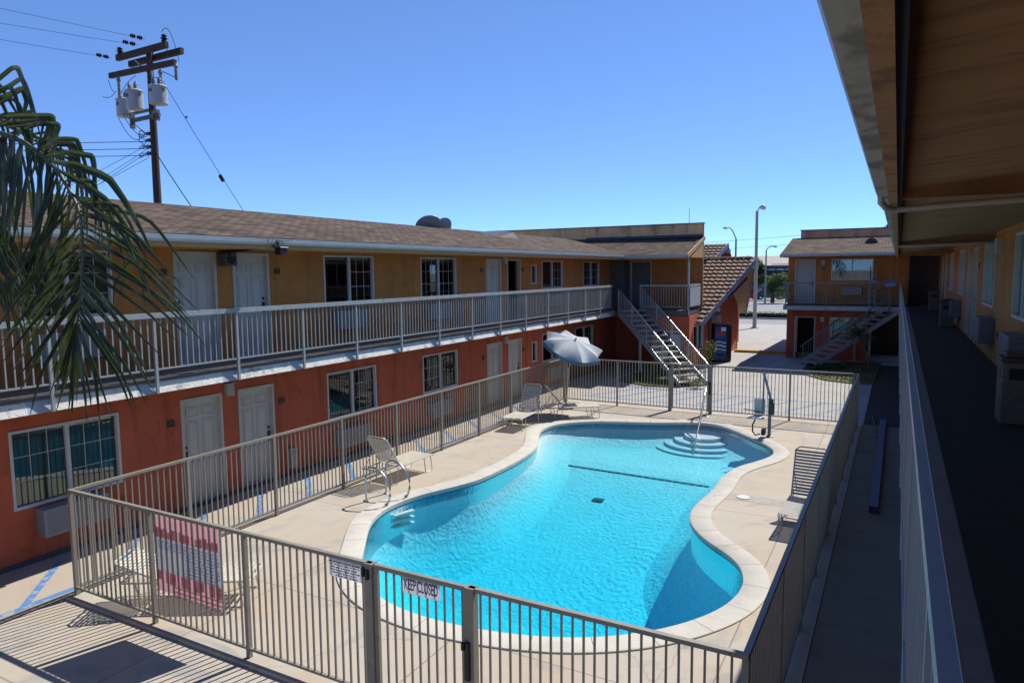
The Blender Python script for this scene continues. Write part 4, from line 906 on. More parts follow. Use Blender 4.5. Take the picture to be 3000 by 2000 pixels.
# ================================================= OUR OWN BLOCK (right)
rb = thing('motel_building', 'near motel block on the right with stained soffit and dark upper walkway', 'building', (4, 12, 0))
WX = 1.6
fR = FR((WX,0,0),(0,1,0),(-1,0,0))
u_ops = [(11.7,13.5,3.72,5.02),(16.0,17.95,3.72,5.02),(19.3,20.3,2.74,4.95),(20.9,21.9,2.74,4.95),(23.0,24.9,3.72,4.98),(27.4,29.0,3.72,4.98),(31.0,32.0,2.74,4.95),(33.2,34.2,2.74,4.95),(7.0,8.8,3.72,5.02)]
mb = MB(fR); mb.wall(-5,36.6,2.74,5.2,u_ops,.2); mb.build('upper_wall', ORANGE, rb)
mb = MB(fR); mb.wall(-5,36.6,0,2.5,[(11.7,13.5,.9,2.1),(19.3,20.3,0,2.08)],.2); mb.build('lower_wall', RED, rb)
for a0,a1,z0,z1 in ((11.7,13.5,3.72,5.02),(16.0,17.95,3.72,5.02),(23.0,24.9,3.72,4.98),(27.4,29.0,3.72,4.98),(7.0,8.8,3.72,5.02)): window(fR, rb, a0,a1,z0,z1,('L',),cur=CURTD)
window(fR, rb, 11.7,13.5,.9,2.1,('L',)); door(fR, rb, 19.3,20.3,0,2.08,1)
for a0,a1 in ((19.3,20.3),(20.9,21.9),(31.0,32.0),(33.2,34.2)): door(fR, rb, a0,a1,2.74,4.95,1)
for a0,a1 in ((11.6,12.7),(15.6,16.8),(23.6,24.7)): aircon(fR, rb, a0,a1,3.08,3.54,.25,mat('blue_white_aircon', (.17,.19,.22), .45, .06, 5))
for a,z in ((20.55,4.95),(15.1,4.98)): sconce(fR, rb, a, z)
plate(fR, rb, 19.0, 4.6); plate(fR, rb, 15.0, 3.35)
for yv, zv in ((29.8,4.0),(29.9,4.7)): plate(fR, rb, yv, zv)
mb = MB(); mb.box(.10,1.6,-5,37.5,2.50,2.74); mb.build('balcony_slab', mat('dim_slab', (.26,.24,.22), .9, .12, 3), rb)
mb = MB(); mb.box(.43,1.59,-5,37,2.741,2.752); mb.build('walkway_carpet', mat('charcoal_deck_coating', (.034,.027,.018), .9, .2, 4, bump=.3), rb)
rly = [1.75*i+.4 for i in range(0, 24)]
top = railing('walkway_railing', (.095,-4,2.74), (.095,36.6,2.74), 2.74, 3.87, rb, rly, mat('slate_grey_railing', (.30,.34,.37), .4, .1, 5), -.15, bar=.014, step=.107, post=.03, rail_w=.034, rail_h=.05, low=.12)
mb = MB(); mb.tube([(.112,-4,3.872),(.112,36.5,3.872)], .0022, 6); mb.build('rail_edge_glint', STEEL, rb)  # thin bright line added along the rail for its sun glint
# roof overhang: soffit, fascia, gutter, cross pipes
SOFF = mat('stained_brown_soffit', (.33,.17,.075), .85, .12, 1.2, bump=.15, stain_sheen=[(2.2,.53,.62,(.17,.07,.03),.55),(5,.60,.68,(.15,.06,.025),.6)], stretch=(.5,3.0,1))
mb = MB(); mb.add([(-.01,-5,5.02),(1.6,-5,5.16),(1.6,37.8,5.16),(-.01,37.8,5.02),(-.01,-5,5.07),(1.6,-5,5.21),(1.6,37.8,5.21),(-.01,37.8,5.07)], [(0,1,2,3),(4,5,6,7),(0,1,5,4),(3,2,6,7),(0,3,7,4),(1,2,6,5)]); mb.build('soffit', SOFF, rb)
mb = MB(); mb.box(-.070,-.022,-5,36.2,4.915,5.12); mb.build('fascia_board', mat('raw_brown_fascia', (.36,.19,.09), .8, .2, 3, bump=.3, stain_sheen=[(5,.52,.66,(.18,.08,.045),.8)], stretch=(1,1.2,1)), rb)
mb = MB(); mb.box(-.021,.0,-5,36.2,4.95,4.965); mb.build('dark_gap_strip', BLACK, rb)  # black strip filling the gap between fascia and soffit
gm = mat('grimy_gutter_metal', (.36,.38,.37), .5, .15, 3, stain_sheen=[(6,.5,.62,(.10,.10,.09),.8)], stretch=(1,.6,1))
gutter('gutter', (-.071,-5,0), (-.071,5.35,0), (-1,0,0), rb, 5.075, .115, .088, gm)
gutter('gutter', (-.071,5.36,0), (-.071,36.2,0), (-1,0,0), rb, 5.06, .10, .062, gm)
mb = MB(); mb.tube([(-.12,5.28,4.98),(-.12,5.30,4.93),(-.09,5.36,4.895),(-.03,5.42,4.885),(.2,5.42,4.90),(1.58,5.42,4.95)], .021, 10); mb.build('downspout', mat('pale_downspout', (.42,.42,.39), .5, .1, 5), rb, smooth=True)
mb = MB(); mb.tube([(-.03,16.2,4.93),(.2,16.2,4.93),(1.58,16.2,4.96)], .03, 8); mb.build('downspout', MATS['pale_downspout'], rb, smooth=True)
for y0 in (5.46,16.3,28): mb = MB(); mb.box(-.02,1.6,y0,y0+.1,4.96,5.12); mb.build('soffit_beam', SOFF, rb)
roof_slab('roof', [(-.1,-6,5.12),(-.1,37,5.12),(6,37,6.4),(6,-6,6.4)], .04, SHING, rb, (0,1,0))
mb = MB(); mb.box(8,8.2,-6,37,0,6.3); mb.box(1.8,8,-6,-5.8,0,5.2); mb.build('rear_wall', ORANGE, rb)
# litter bins on the walkway
def bin_(label, x, y, w_, h_, grp='walkway litter bins'):
    t = thing('litter_bin', label, 'litter bin', (x,y,2.75), 0, grp)
    mb = MB(); mb.box(x-w_/2,x+w_/2,y-w_/2,y+w_/2,2.752,2.75+h_); mb.build('bin_body', mat('beige_pebble_bin', (.20,.175,.14), .9, .2, 15, bump=.6), t, bevel=.015)
    mb = MB(); mb.box(x-w_/2-.01,x+w_/2+.01,y-w_/2-.01,y+w_/2+.01,2.75+h_,2.75+h_+.04); mb.box(x-w_*.4,x+w_*.4,y-w_*.4,y+w_*.4,2.79+h_,2.79+h_+.06); mb.build('lid', mat('brown_bin_lid', (.10,.08,.06), .6, .1, 6), t, bevel=.008)
    mb = MB(); mb.box(x-w_/2-.004,x-w_/2+.004,y-w_*.32,y+w_*.32,2.75+h_*.72,2.75+h_*.9); mb.box(x-w_*.32,x+w_*.32,y-w_/2-.004,y-w_/2+.004,2.75+h_*.72,2.75+h_*.9); mb.build('opening', BLACK, t)
bin_('largest beige litter bin at the right edge of the dark walkway', 1.25, 9.6, .40, .70)
bin_('middle litter bin beside the doors on the dark walkway', 1.30, 24.4, .36, .72)
bin_('farthest litter bin at the end of the dark walkway', 1.30, 33.0, .36, .75)
mb = MB(); mb.beam((-.23,14.2,.07),(-.21,22.7,.07),.16,.14); o = mb.build('timber_beam', mat('dark_blue_timber', (.05,.05,.12), .5, .15, 5), None, bevel=.006); tag(o, 'long dark blue timber beam lying on the shaded walkway right of the fence', 'beam')
mb = MB(); mb.beam((-.52,23.6,.05),(-.33,20.6,.05),.03,.03); o = mb.build('metal_bar', DARKGAP); tag(o, 'thin dark bar lying beyond the blue beam on the shaded walkway', 'bar')
# ================================================= POOL FENCE
FX0, FX1, FY0, FY1, FH = -10.04, -.92, 5.42, 22.0, 1.53
def fence(label, p0, p1, posts, m_=FENCE, bar=.018):
    p0 = Vector((*p0,0)); p1 = Vector((*p1,0)); d = (p1-p0).normalized(); Ln = (p1-p0).length; nn = Vector((-d.y,d.x,0))
    t = thing('pool_fence', label, 'fence', tuple(p0), 0, 'bar fences around the pool')
    def at(s_, z): return p0+d*s_+Vector((0,0,z))
    mb = MB(); mb.beam(at(-.02,FH-.02), at(Ln+.02,FH-.02), .05, .04); mb.build('top_rail', m_, t)
    mb = MB(); mb.beam(at(0,.11), at(Ln,.11), .032, .03); mb.build('bottom_rail', m_, t)
    for s_ in posts:
        mb = MB((p0, d, nn)); mb.box(s_-.026,s_+.026,-.026,.026,-.02,FH-.041); mb.build('post', m_, t)
    ps = sorted(set([0.]+list(posts)+[Ln]))
    for i in range(len(ps)-1):
        s0, s1 = ps[i], ps[i+1]
        if s1-s0 < .12: continue
        n_ = max(1, round((s1-s0)/.1055)); mb = MB((p0, d, nn))
        for k in range(1, n_):
            s_ = s0+(s1-s0)*k/n_+random.uniform(-.003,.003); j_ = random.uniform(-.005,.005)*(3 if random.random() < .06 else 1); mb.beam((s_+j_,0,.09),(s_,0,FH-.041),bar,bar,(0,1,0))
        mb.build('bar_panel', m_, t)
    return t
gx0, gx1 = -4.66, -3.44
fence('fence run with the big red and white sign at the near left', (FX0,FY0), (gx0,FY0), [.0,1.75,3.5])
fence('short fence run right of the KEEP CLOSED gate', (gx1,FY0), (FX1,FY0), [2.52])
fence('long sunny fence run in front of the left block', (FX0,FY0+.05), (FX0+.1,FY1), [1.8*i+.0 for i in range(1,9)]+[16.4])
fence('shaded long fence run along the dark right walkway', (FX1,FY0+.05), (FX1+.05,FY1), [1.8*i+.0 for i in range(1,9)]+[16.5])
fence('far fence run left of the far gate near the umbrella', (FX0+.12,FY1), (-6.3,FY1), [.0,1.85])
fence('far fence run right of the far gate behind the pool lift', (-4.98,FY1), (FX1+.04,FY1), [.0,2.3,3.98])
def gate(label, x0, x1, y, hinge_left):
    t = thing('pool_gate', label, 'gate', (x0,y,0), 0, 'pool gates')
    for x, w_ in ((x0,.05),(x1,.05)):
        mb = MB(); mb.box(x-w_,x+w_,y-.045,y+.045,-.02,FH+.0); mb.build('gate_post', FENCE, t)
    mb = MB(); mb.box(x0+.055,x1-.055,y-.022,y+.022,FH-.05,FH-.004); mb.box(x0+.06,x0+.10,y-.02,y+.02,.08,FH-.05); mb.box(x1-.10,x1-.06,y-.02,y+.02,.08,FH-.05); mb.box(x0+.1,x1-.1,y-.018,y+.018,.10,.13); mb.build('gate_frame', FENCE, t)
    n_ = round((x1-x0-.2)/.1055); mb = MB()
    for k in range(1, n_):
        x = x0+.1+(x1-x0-.2)*k/n_; mb.box(x-.009,x+.009,y-.009,y+.009,.13,FH-.05)
    mb.build('bar_panel', FENCE, t)
    hx, lx = (x0, x1) if hinge_left else (x1, x0)
    mb = MB(); mb.tube([(hx+.0,y-.06,FH-.06),(hx+.0,y-.06,FH-.16)], .02, 8); mb.box(hx-.07,hx-.04,y-.07,y-.02,FH-.14,FH-.05); mb.build('hinge', BLACK, t)
    mb = MB(); mb.box(lx-.04,lx+.01,y-.075,y-.045,.62,1.0); mb.tube([(lx-.05,y-.08,1.0),(lx-.05,y-.08,.93)], .02, 8); mb.build('latch', BLACK, t)
    return t
gate('near pool gate carrying the KEEP CLOSED sign', gx0, gx1, FY0, True)
gate('far pool gate opening towards the left staircase', -6.28, -5.0, FY1, True)
# signs
SW = mat('white_sign_board', (1.0,.97,.97), .5, .05, 6); SBL = mat('sign_blue_ink', (.035,.035,.22), .5, .15, 12)
def text(s_, size, loc, rot, m_, parent, name, sx=1., ext=.001, align='CENTER'):
    cu = bpy.data.curves.new(name, 'FONT'); cu.body = s_; cu.size = size; cu.extrude = ext; cu.align_x = align; cu.align_y = 'CENTER'; cu.offset = size*.012
    tmp = bpy.data.objects.new('tmp', cu); col.objects.link(tmp)
    dg = bpy.context.evaluated_depsgraph_get(); dg.update(); me = bpy.data.meshes.new_from_object(tmp.evaluated_get(dg)); bpy.data.objects.remove(tmp); bpy.data.curves.remove(cu)
    me.transform(WM[parent.name].inverted() @ Matrix.Translation(Vector(loc)) @ rot.to_matrix().to_4x4() @ Matrix.Diagonal((sx,1,1,1)))
    me.materials.clear(); me.materials.append(m_); o_ = bpy.data.objects.new(name, me); col.objects.link(o_); o_.parent = parent; WM[o_.name] = WM[parent.name]; return o_
from mathutils import Euler
RX = Euler((R(90),0,0))
ys_ = FY0-.014
t = thing('gate_sign', 'white sign with blue letters KEEP CLOSED on the near pool gate', 'sign', (-4.01,ys_,1.41))
mb = MB(); mb.box(-4.235,-3.785,ys_-.006,ys_-.001,1.315,1.50); mb.build('board', SW, t)
text('KEEP CLOSED', .165, (-4.01,ys_-.008,1.405), RX, SBL, t, 'lettering', sx=.40)
t = thing('notice_sign', 'small white notice crowded with tiny blue lettering left of the near gate post', 'sign', (-4.98,ys_,1.4))
mb = MB(); mb.box(-5.215,-4.765,ys_-.006,ys_-.001,1.29,1.485); mb.build('board', SW, t)
mb = MB(); rnd = random.Random(3)
for row, (l0, l1) in enumerate(((.02,.98),(.03,.97),(.05,.93),(.04,.96),(.10,.90),(.20,.86))):
    x = -5.215+.45*l0; z = 1.462-row*.029
    while x < -5.215+.45*l1-.02:
        for _ in range(rnd.randint(2,7)):
            w_ = rnd.choice((.006,.008,.009)); mb.box(x,x+w_,ys_-.0075,ys_-.0061,z-.017+rnd.choice((0,.004)),z-rnd.choice((0,.003))); x += w_+.0028
            if x > -5.215+.45*l1: break
        x += .009
mb.build('small_lettering', SBL, t)
translucent(SW, (.8,.8,.82), .5)
t = thing('rules_sign', 'large faded white and red rules board with blue rows behind the near left fence', 'sign', (-7.6,FY0+.03,.95))
yb = FY0+.022; mb = MB(); x0, x1, z0, z1 = -8.20, -7.00, .46, 1.475
mb.box(x0,x1,yb,yb+.006,z0+.28,1.175); mb.build('board', translucent(mat('faded_sign_white', (.80,.80,.84), .5, .04, 4), (.62,.63,.68), .5), t)
RDI = translucent(mat('faded_sign_red', (.86,.48,.50), .5, .25, 5), (.9,.48,.5), .5); PNK = translucent(mat('faded_sign_pink', (.98,.76,.80), .5, .15, 6), (.85,.62,.66), .5); BLI = translucent(mat('faded_sign_blue', (.78,.84,1.0), .5, .15, 7), (.62,.68,.90), .5)
mb = MB(); mb.box(x0,x1,yb,yb+.006,1.1751,1.475); mb.build('pink_band', PNK, t)
mb = MB(); mb.box(x0,x1,yb,yb+.006,z0,z0+.2799); mb.build('pink_band', PNK, t)
mb = MB()
for k in range(16):
    xx = x0+.0+.075*k; mb.box(xx,xx+rnd.choice((.045,.06,.07)),yb-.0025,yb-.0013,1.475-.30,1.475-.30+rnd.choice((.09,.11,.13)))
    mb.box(xx,xx+rnd.choice((.03,.05,.07)),yb-.0025,yb-.0013,z0+rnd.choice((.12,.15)),z0+.27)
for zz in (z0+.03,z0+.09): mb.box(x0+.3,x1,yb-.0025,yb-.0013,zz,zz+.018)
mb.build('red_lettering', RDI, t)
mb = MB()
for r_ in range(10):
    zz = 1.475-.34-.042*r_; x = x0+(.03 if r_ < 3 else .55)
    while x < x1-.06:
        w_ = rnd.uniform(.03,.09); mb.box(x,min(x+w_,x1-.02),yb-.0025,yb-.0002,zz-.020,zz); x += w_+.018
mb.build('blue_lettering', BLI, t)

# ================================================= LOUNGERS
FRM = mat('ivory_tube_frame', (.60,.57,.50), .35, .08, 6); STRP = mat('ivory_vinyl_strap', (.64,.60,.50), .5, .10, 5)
DKF = mat('strap_backlit_shade', (.40,.38,.36), .5, .10, 5)  # darker strap colour, with the backlit shade put into it
def lounger(label, foot, head, back_len=.75, back_ang=58, width=.60, seat_len=1.15, straps=STRP, frame=FRM):
    """foot -> head centre line on the deck; back hinge at seat_len"""
    f = Vector((*foot,0)); d = (Vector((*head,0))-f).normalized(); s_ = Vector((-d.y,d.x,0)); hgt = .36
    t = thing('sun_lounger', label, 'sun lounger', tuple(f), 0, 'strap sun loungers on the pool deck')
    def at(a, c, z): return f+d*a+s_*c+Vector((0,0,z))
    w2 = width/2
    mb = MB(); r_ = .014
    mb.tube([at(0,-w2,hgt-.02),at(.05,-w2,hgt),at(seat_len+.55,-w2,hgt)], r_, 8); mb.tube([at(0,w2,hgt-.02),at(.05,w2,hgt),at(seat_len+.55,w2,hgt)], r_, 8)
    mb.tube([at(.0,-w2,hgt-.02),at(-.01,0,hgt-.03),at(.0,w2,hgt-.02)], r_, 8); mb.tube([at(seat_len+.55,-w2,hgt),at(seat_len+.55,w2,hgt)], r_, 8)
    mb.build('seat_frame', frame, t, smooth=True)
    for a0, a1 in ((.12,.30),(seat_len+.35,seat_len+.12)):
        for c in (-w2,w2):
            mb = MB(); mb.tube([at(a0,c,hgt),at(a0-.06,c,.02),at(a0+.0,c,.012),at(a1,c,.012),at(a1+.05*(1 if a1 > a0 else -1),c,hgt)], .012, 7); mb.build('leg', frame, t, smooth=True)
    ca, sa = math.cos(R(back_ang)), math.sin(R(back_ang)); q = lambda k, c: at(seat_len+k*ca, c, hgt+.01+k*sa)
    mb = MB(); mb.tube([q(0,-w2+.02),q(back_len-.06,-w2+.02),q(back_len,-w2+.09),q(back_len,w2-.09),q(back_len-.06,w2-.02),q(0,w2-.02)], .014, 8); B_ = mb.build('back_frame', frame, t, smooth=True)
    n_ = 15; mb = MB(); nv = Vector((-d.x*sa,-d.y*sa,ca))
    for k in range(n_):
        k0 = .03+(back_len-.07)*k/n_; k1 = k0+(back_len-.07)/n_*.66; sag = .012
        vs = []
        for c, o_ in ((-w2+.015,0),(-w2*.4,-sag),(w2*.4,-sag),(w2-.015,0)):
            for kk in (k0,k1): vs.append(q(kk,c)+nv*(.016+o_))
            for kk in (k1,k0): vs.append(q(kk,c)+nv*(.012+o_))
        fs = []
        for j in range(3):
            for e in range(4): fs.append((j*4+e, j*4+(e+1) % 4, (j+1)*4+(e+1) % 4, (j+1)*4+e))
        fs += [(0,1,2,3),(15,14,13,12)]; mb.add(vs, fs)
    mb.build('back_straps', straps, t)
    n_ = 22; mb = MB()
    for k in range(n_):
        k0 = .03+(seat_len-.04)*k/n_; k1 = k0+(seat_len-.04)/n_*.8; vs = []
        for c, o_ in ((-w2+.0,0),(-w2*.4,-.012),(w2*.4,-.012),(w2-.0,0)):
            vs += [at(k0,c,hgt+.018+o_),at(k1,c,hgt+.018+o_),at(k1,c,hgt+.014+o_),at(k0,c,hgt+.014+o_)]
        fs = []
        for j in range(3):
            for e in range(4): fs.append((j*4+e, j*4+(e+1) % 4, (j+1)*4+(e+1) % 4, (j+1)*4+e))
        fs += [(0,1,2,3),(15,14,13,12)]; mb.add(vs, fs)
    mb.build('seat_straps', straps, t)
    for c in (-w2+.03,w2-.03):
        mb = MB(); mb.tube([q(back_len*.5,c),at(seat_len+.50,c,hgt)], .009, 6); mb.build('back_brace', frame, t)
    return t
lounger('ivory strap lounger with woven back next to the steel pool ladder', (-9.46,12.95), (-9.54,11.2), back_len=.80, back_ang=58, seat_len=1.15)
lounger('left of the two loungers below the umbrella, its back against the left fence', (-9.45,17.15), (-9.55,18.9), back_len=.85, back_ang=60)
lounger('right of the two loungers below the umbrella, its foot pointing to the far gate', (-7.98,20.15), (-9.3,19.15), back_len=.85, back_ang=50)
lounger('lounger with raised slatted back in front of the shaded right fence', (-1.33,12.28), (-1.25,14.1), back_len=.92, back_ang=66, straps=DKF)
lounger('low lounger behind the red and white rules sign in the near left corner', (-7.72,6.55), (-9.2,5.70), back_len=.70, back_ang=22)

# ================================================= UMBRELLA
um = thing('patio_umbrella', 'tilted white market umbrella with blue grey valance at the far left corner of the deck', 'umbrella', (-9.35,20.75,0))
hub = Vector((-8.98,20.62,2.30)); axis = Vector((.40,-.17,.86)).normalized(); ex = axis.orthogonal().normalized(); ey = axis.cross(ex)
CLO = mat('white_canopy_cloth', (.44,.48,.51), .85, .05, 3, bump=.2, bscale=12); VAL = mat('blue_grey_valance', (.10,.19,.24), .85, .1, 4)
def ring(r_, h_, n_=64, sc_=.0): 
    P_ = []
    for i in range(n_):
        a = 2*math.pi*i/n_; k = (i/(n_/8)) % 1; sag = sc_*math.sin(math.pi*k)
        P_.append(hub+(ex*math.cos(a)+ey*math.sin(a))*(r_-sag)+axis*(h_-sag*.55))
    return P_
mb = MB(); rr = [(.02,.0,0),(.3,-.03,.02),(.6,-.08,.06),(.85,-.145,.11),(1.04,-.22,.18)]; vs = []
for a,b,c in rr: vs += ring(a,b,64,c)
fs = []
for j in range(len(rr)-1):
    for i in range(64): fs.append((j*64+i, j*64+(i+1) % 64, (j+1)*64+(i+1) % 64, (j+1)*64+i))
mb.add(vs, fs); mb.build('canopy', CLO, um, smooth=True)
mb = MB(); v1 = ring(1.04,-.22,64,.18); v2 = ring(1.02,-.36,64,.15); mb.add(v1+v2, [(i,(i+1) % 64,(i+1) % 64+64,i+64) for i in range(64)]); mb.build('valance', VAL, um, smooth=True)
foot_ = Vector((-9.42,20.85,0)); knee = Vector((-9.28,20.75,1.30))
mb = MB(); mb.tube([foot_, knee], .022, 10); mb.build('lower_pole', FRM, um, smooth=True)
mb = MB(); mb.tube([knee, hub+axis*.05], .019, 10); mb.tube([knee-Vector((0,0,.06)),knee+Vector((0,0,.06))], .032, 10); mb.lathe(hub, [(.03,0),(.035,.04),(.012,.09)], 10, axis); mb.build('upper_pole', FRM, um, smooth=True)
for k in range(8):
    a = 2*math.pi*k/8; e = hub+(ex*math.cos(a)+ey*math.sin(a))*1.03-axis*.235; mb = MB(); mb.tube([hub-axis*.03, hub+(e-hub)*.5-axis*.035, e], .007, 5); mb.build('rib', FRM, um)
mb = MB(); mb.lathe((-9.42,20.85,0), [(.26,0),(.26,.05),(.10,.09),(.035,.12),(.035,.35)], 20); mb.build('base', mat('umbrella_base', (.35,.33,.3), .8, .1, 6), um, smooth=True)

# ================================================= POOL FITTINGS
t = thing('pool_ladder', 'pair of bent steel grab rails at the left pool edge beside the lounger', 'pool ladder', (-8.8,10.7,0))
for i, (bx, by) in enumerate(((-9.05,10.46),(-9.02,11.04))):
    dx, dy = .40, .02
    P_ = [(bx,by,0),(bx,by,.50),(bx+.03,by,.62),(bx+.11,by,.70),(bx+.22,by,.715),(bx+.40,by,.64),(bx+.53,by,.52),(bx+.60,by,.36),(bx+.60,by,.20),(bx+.56,by,.07),(bx+.50,by,.02),(bx+.44,by,.0)]
    mb = MB(); mb.tube(P_, .022, 10); mb.lathe((bx,by,0), [(.05,0),(.05,.015),(.024,.03)], 12); mb.build('grab_rail', STEEL, t, smooth=True)
t = thing('pool_handrail', 'slanting steel handrail with dark grip going down into the steps at the far gate', 'handrail', (-5.0,21.5,0))
mb = MB(); P_ = [(-5.0,21.55,0),(-5.0,21.55,.80),(-5.0,21.48,.90),(-4.98,21.32,.94),(-4.95,21.15,.90),(-4.86,20.2,.26),(-4.72,18.75,-.62)]
mb.tube(P_, .024, 10); mb.lathe((-5.0,21.55,0), [(.06,0),(.06,.015),(.026,.03)], 12); mb.build('rail', STEEL, t, smooth=True)
mb = MB(); mb.tube([(-4.93,20.95,.765),(-4.83,19.9,.06)], .030, 10); mb.build('grip_sleeve', mat('grey_grip', (.20,.21,.25), .5, .2, 9), t, smooth=True)
t = thing('pool_lift', 'pool lift with white chair and grey boom at the far right of the pool', 'pool lift', (-2.88,19.63,0))
LG = mat('lift_grey_green', (.20,.26,.26), .45, .15, 6); LW = mat('lift_white_plastic', (.66,.66,.60), .45, .06, 6)
mb = MB(); mb.box(-2.92,-2.84,19.59,19.67,0,1.05); mb.lathe((-2.88,19.63,0), [(.09,0),(.09,.02),(.05,.04)], 12); mb.build('post', LG, t)
mb = MB(); mb.beam((-2.86,19.63,1.02),(-3.05,19.62,1.70),.05,.06); mb.beam((-3.05,19.62,1.72),(-3.06,19.6,.62),.028,.028); mb.box(-3.10,-2.98,19.60,19.64,1.70,1.73); mb.build('boom', mat('boom_blue_grey', (.22,.29,.36), .4, .1, 6), t)
mb = MB(); mb.box(-2.90,-2.76,19.50,19.62,.62,.95); mb.box(-2.88,-2.78,19.51,19.61,.95,1.05); mb.build('control_box', mat('control_dark', (.05,.07,.07), .4, .3, 9), t, bevel=.02)
mb = MB(); mb.box(-3.29,-3.0,19.62,19.66,.60,1.02); mb.box(-3.30,-2.98,19.2,19.62,.53,.575); mb.box(-3.42,-3.30,19.25,19.6,.52,.56); mb.build('chair_shell', LW, t, bevel=.03)
mb = MB(); mb.beam((-3.45,19.15,.80),(-3.12,19.6,.66),.022,.022); mb.build('armrest', BLACK, t)
mb = MB(); mb.tube([(-3.2,19.4,.52),(-3.26,19.3,.36),(-3.24,19.2,.2),(-3.16,19.15,.12),(-3.05,19.2,.15)], .02, 6); mb.box(-3.04,-2.95,19.3,19.55,.10,.26); mb.build('footrest', BLACK, t)
t = thing('skimmer_lid', 'round white skimmer lid in a grey concrete patch right of the pool', 'lid', (-2.5,14.05,0))
mb = MB(); mb.lathe((-2.52,14.08,.004), [(.13,0),(.13,.012),(.11,.014)], 24); mb.build('lid', LW, t)
mb = MB(); mb.box(-2.85,-1.0,13.86,14.27,0.0005,.003); struct(mb.build('concrete_patch', mat('grey_patch', (.40,.37,.32), .9, .18, 6)))
t = thing('depth_markers', 'small pale depth marker tiles set in the pool coping', 'marker', (-5,14,0)) if False else None
# ================================================= UTILITY POLE
up_ = thing('utility_pole', 'tall brown utility pole with two crossarms and three grey transformers behind the left block', 'utility pole', (-25.55,17.9,-.12))
PX, PY = -25.6, 17.9
mb = MB(); mb.tube([(PX-.05,PY,-.14),(PX,PY,5),(PX+.02,PY,12.95)], [.175,.165,.115], 14); mb.build('pole', WOODP, up_, smooth=True)
mb = MB(); mb.beam((-27.30,PY-.19,12.98),(-24.25,PY-.19,13.02),.14,.22); mb.beam((-27.15,PY+.22,12.82),(-23.95,PY+.22,12.86),.14,.22); mb.build('crossarm', WOODP, up_)
mb = MB(); mb.beam((-27.85,PY-.18,12.38),(-23.85,PY-.18,12.33),.13,.20); mb.build('crossarm', WOODP, up_)
mb = MB(); mb.beam((PX-.6,PY-.2,12.72),(PX,PY-.15,12.25),.03,.05); mb.beam((PX+.55,PY-.2,12.9),(PX+.05,PY-.15,12.25),.03,.05); mb.build('arm_brace', DARKGAP, up_)
def insul(p, ax=(0,0,1), s_=1., m_=BLACK):
    mb = MB(); mb.lathe(p, [(.02*s_,0),(.09*s_,.03*s_),(.05*s_,.07*s_),(.11*s_,.11*s_),(.05*s_,.15*s_),(.09*s_,.19*s_),(.03*s_,.24*s_)], 12, ax); mb.build('insulator', m_, up_, smooth=True)
for x,z in ((-27.1,13.07),(-24.4,13.12)): insul((x,PY-.19,z), s_=1.25)
dirs = Vector((-.28,-.95,.03)).normalized()
heads = [(-27.45,PY-.3,12.98),(-25.75,PY-.3,13.2),(-25.3,PY-.3,13.35)]
for h_ in heads:
    for k in range(2): insul(Vector(h_)+dirs*(.12+.24*k), dirs, .85)
def trans(x, z0, z1, r_, yo):
    y = PY+yo; mb = MB(); mb.lathe((x,y,z0), [(r_*.8,0),(r_,.03),(r_,z1-z0-.06),(r_*1.07,z1-z0-.05),(r_*1.07,z1-z0-.02),(r_*.9,z1-z0+.03),(r_*.3,z1-z0+.07)], 28); T = mb.build('transformer', TRANSF, up_, smooth=True)
    for dx in (-.55,.45):
        mb = MB(); mb.lathe((x+r_*dx,y-.05,z1), [(.05,0),(.085,.04),(.055,.08),(.085,.12),(.055,.16),(.08,.20),(.04,.27),(.02,.33)], 10, (dx*.3,0,1)); mb.build('bushing', PORC, T, smooth=True)
    mb = MB(); mb.box(x+r_*.9,x+r_*1.15,y-.05,y+.05,z1-.2,z1-.12); mb.box(x-.07,x+.07,y-r_*1.03,y-r_*.98,z0+.42,z0+.55); mb.build('bracket', DARKGAP, T)
trans(-27.54,10.80,11.50,.30,.15); trans(-26.20,10.86,11.58,.31,-.30); trans(-24.62,10.84,11.52,.32,-.40)
mb = MB(); mb.beam((-26.6,PY-.2,10.50),(-24.9,PY-.2,10.55),.10,.14); mb.box(-26.62,-26.52,PY-.28,PY-.12,10.2,10.8); mb.box(-25.06,-24.98,PY-.28,PY-.12,10.35,10.75); mb.box(-25.25,-25.12,PY-.3,PY-.1,10.4,10.72); mb.beam((-27.5,PY+.2,10.9),(-25.6,PY+.1,10.9),.08,.1); mb.build('transformer_bracket', DARKGAP, up_)
for x, z in ((-27.25,12.24),(-24.68,12.18),(-23.78,12.28)):
    mb = MB(); mb.lathe((x,PY-.22,z-.62), [(.03,0),(.06,.05),(.05,.12),(.065,.18),(.045,.25),(.065,.31),(.045,.38),(.06,.45),(.09,.5),(.05,.6)], 10); mb.build('fuse_cutout', PORC, up_, smooth=True)
mb = MB(); mb.tube([(PX+.28,PY-.1,11.4),(PX+.24,PY-.12,12.3)], .035, 6); mb.build('conduit', TRANSF, up_)
mb = MB()
def sag(p0, p1, s_, n_=10): return [Vector(p0).lerp(Vector(p1), i/n_)-Vector((0,0,4*s_*(i/n_)*(1-i/n_))) for i in range(n_+1)]
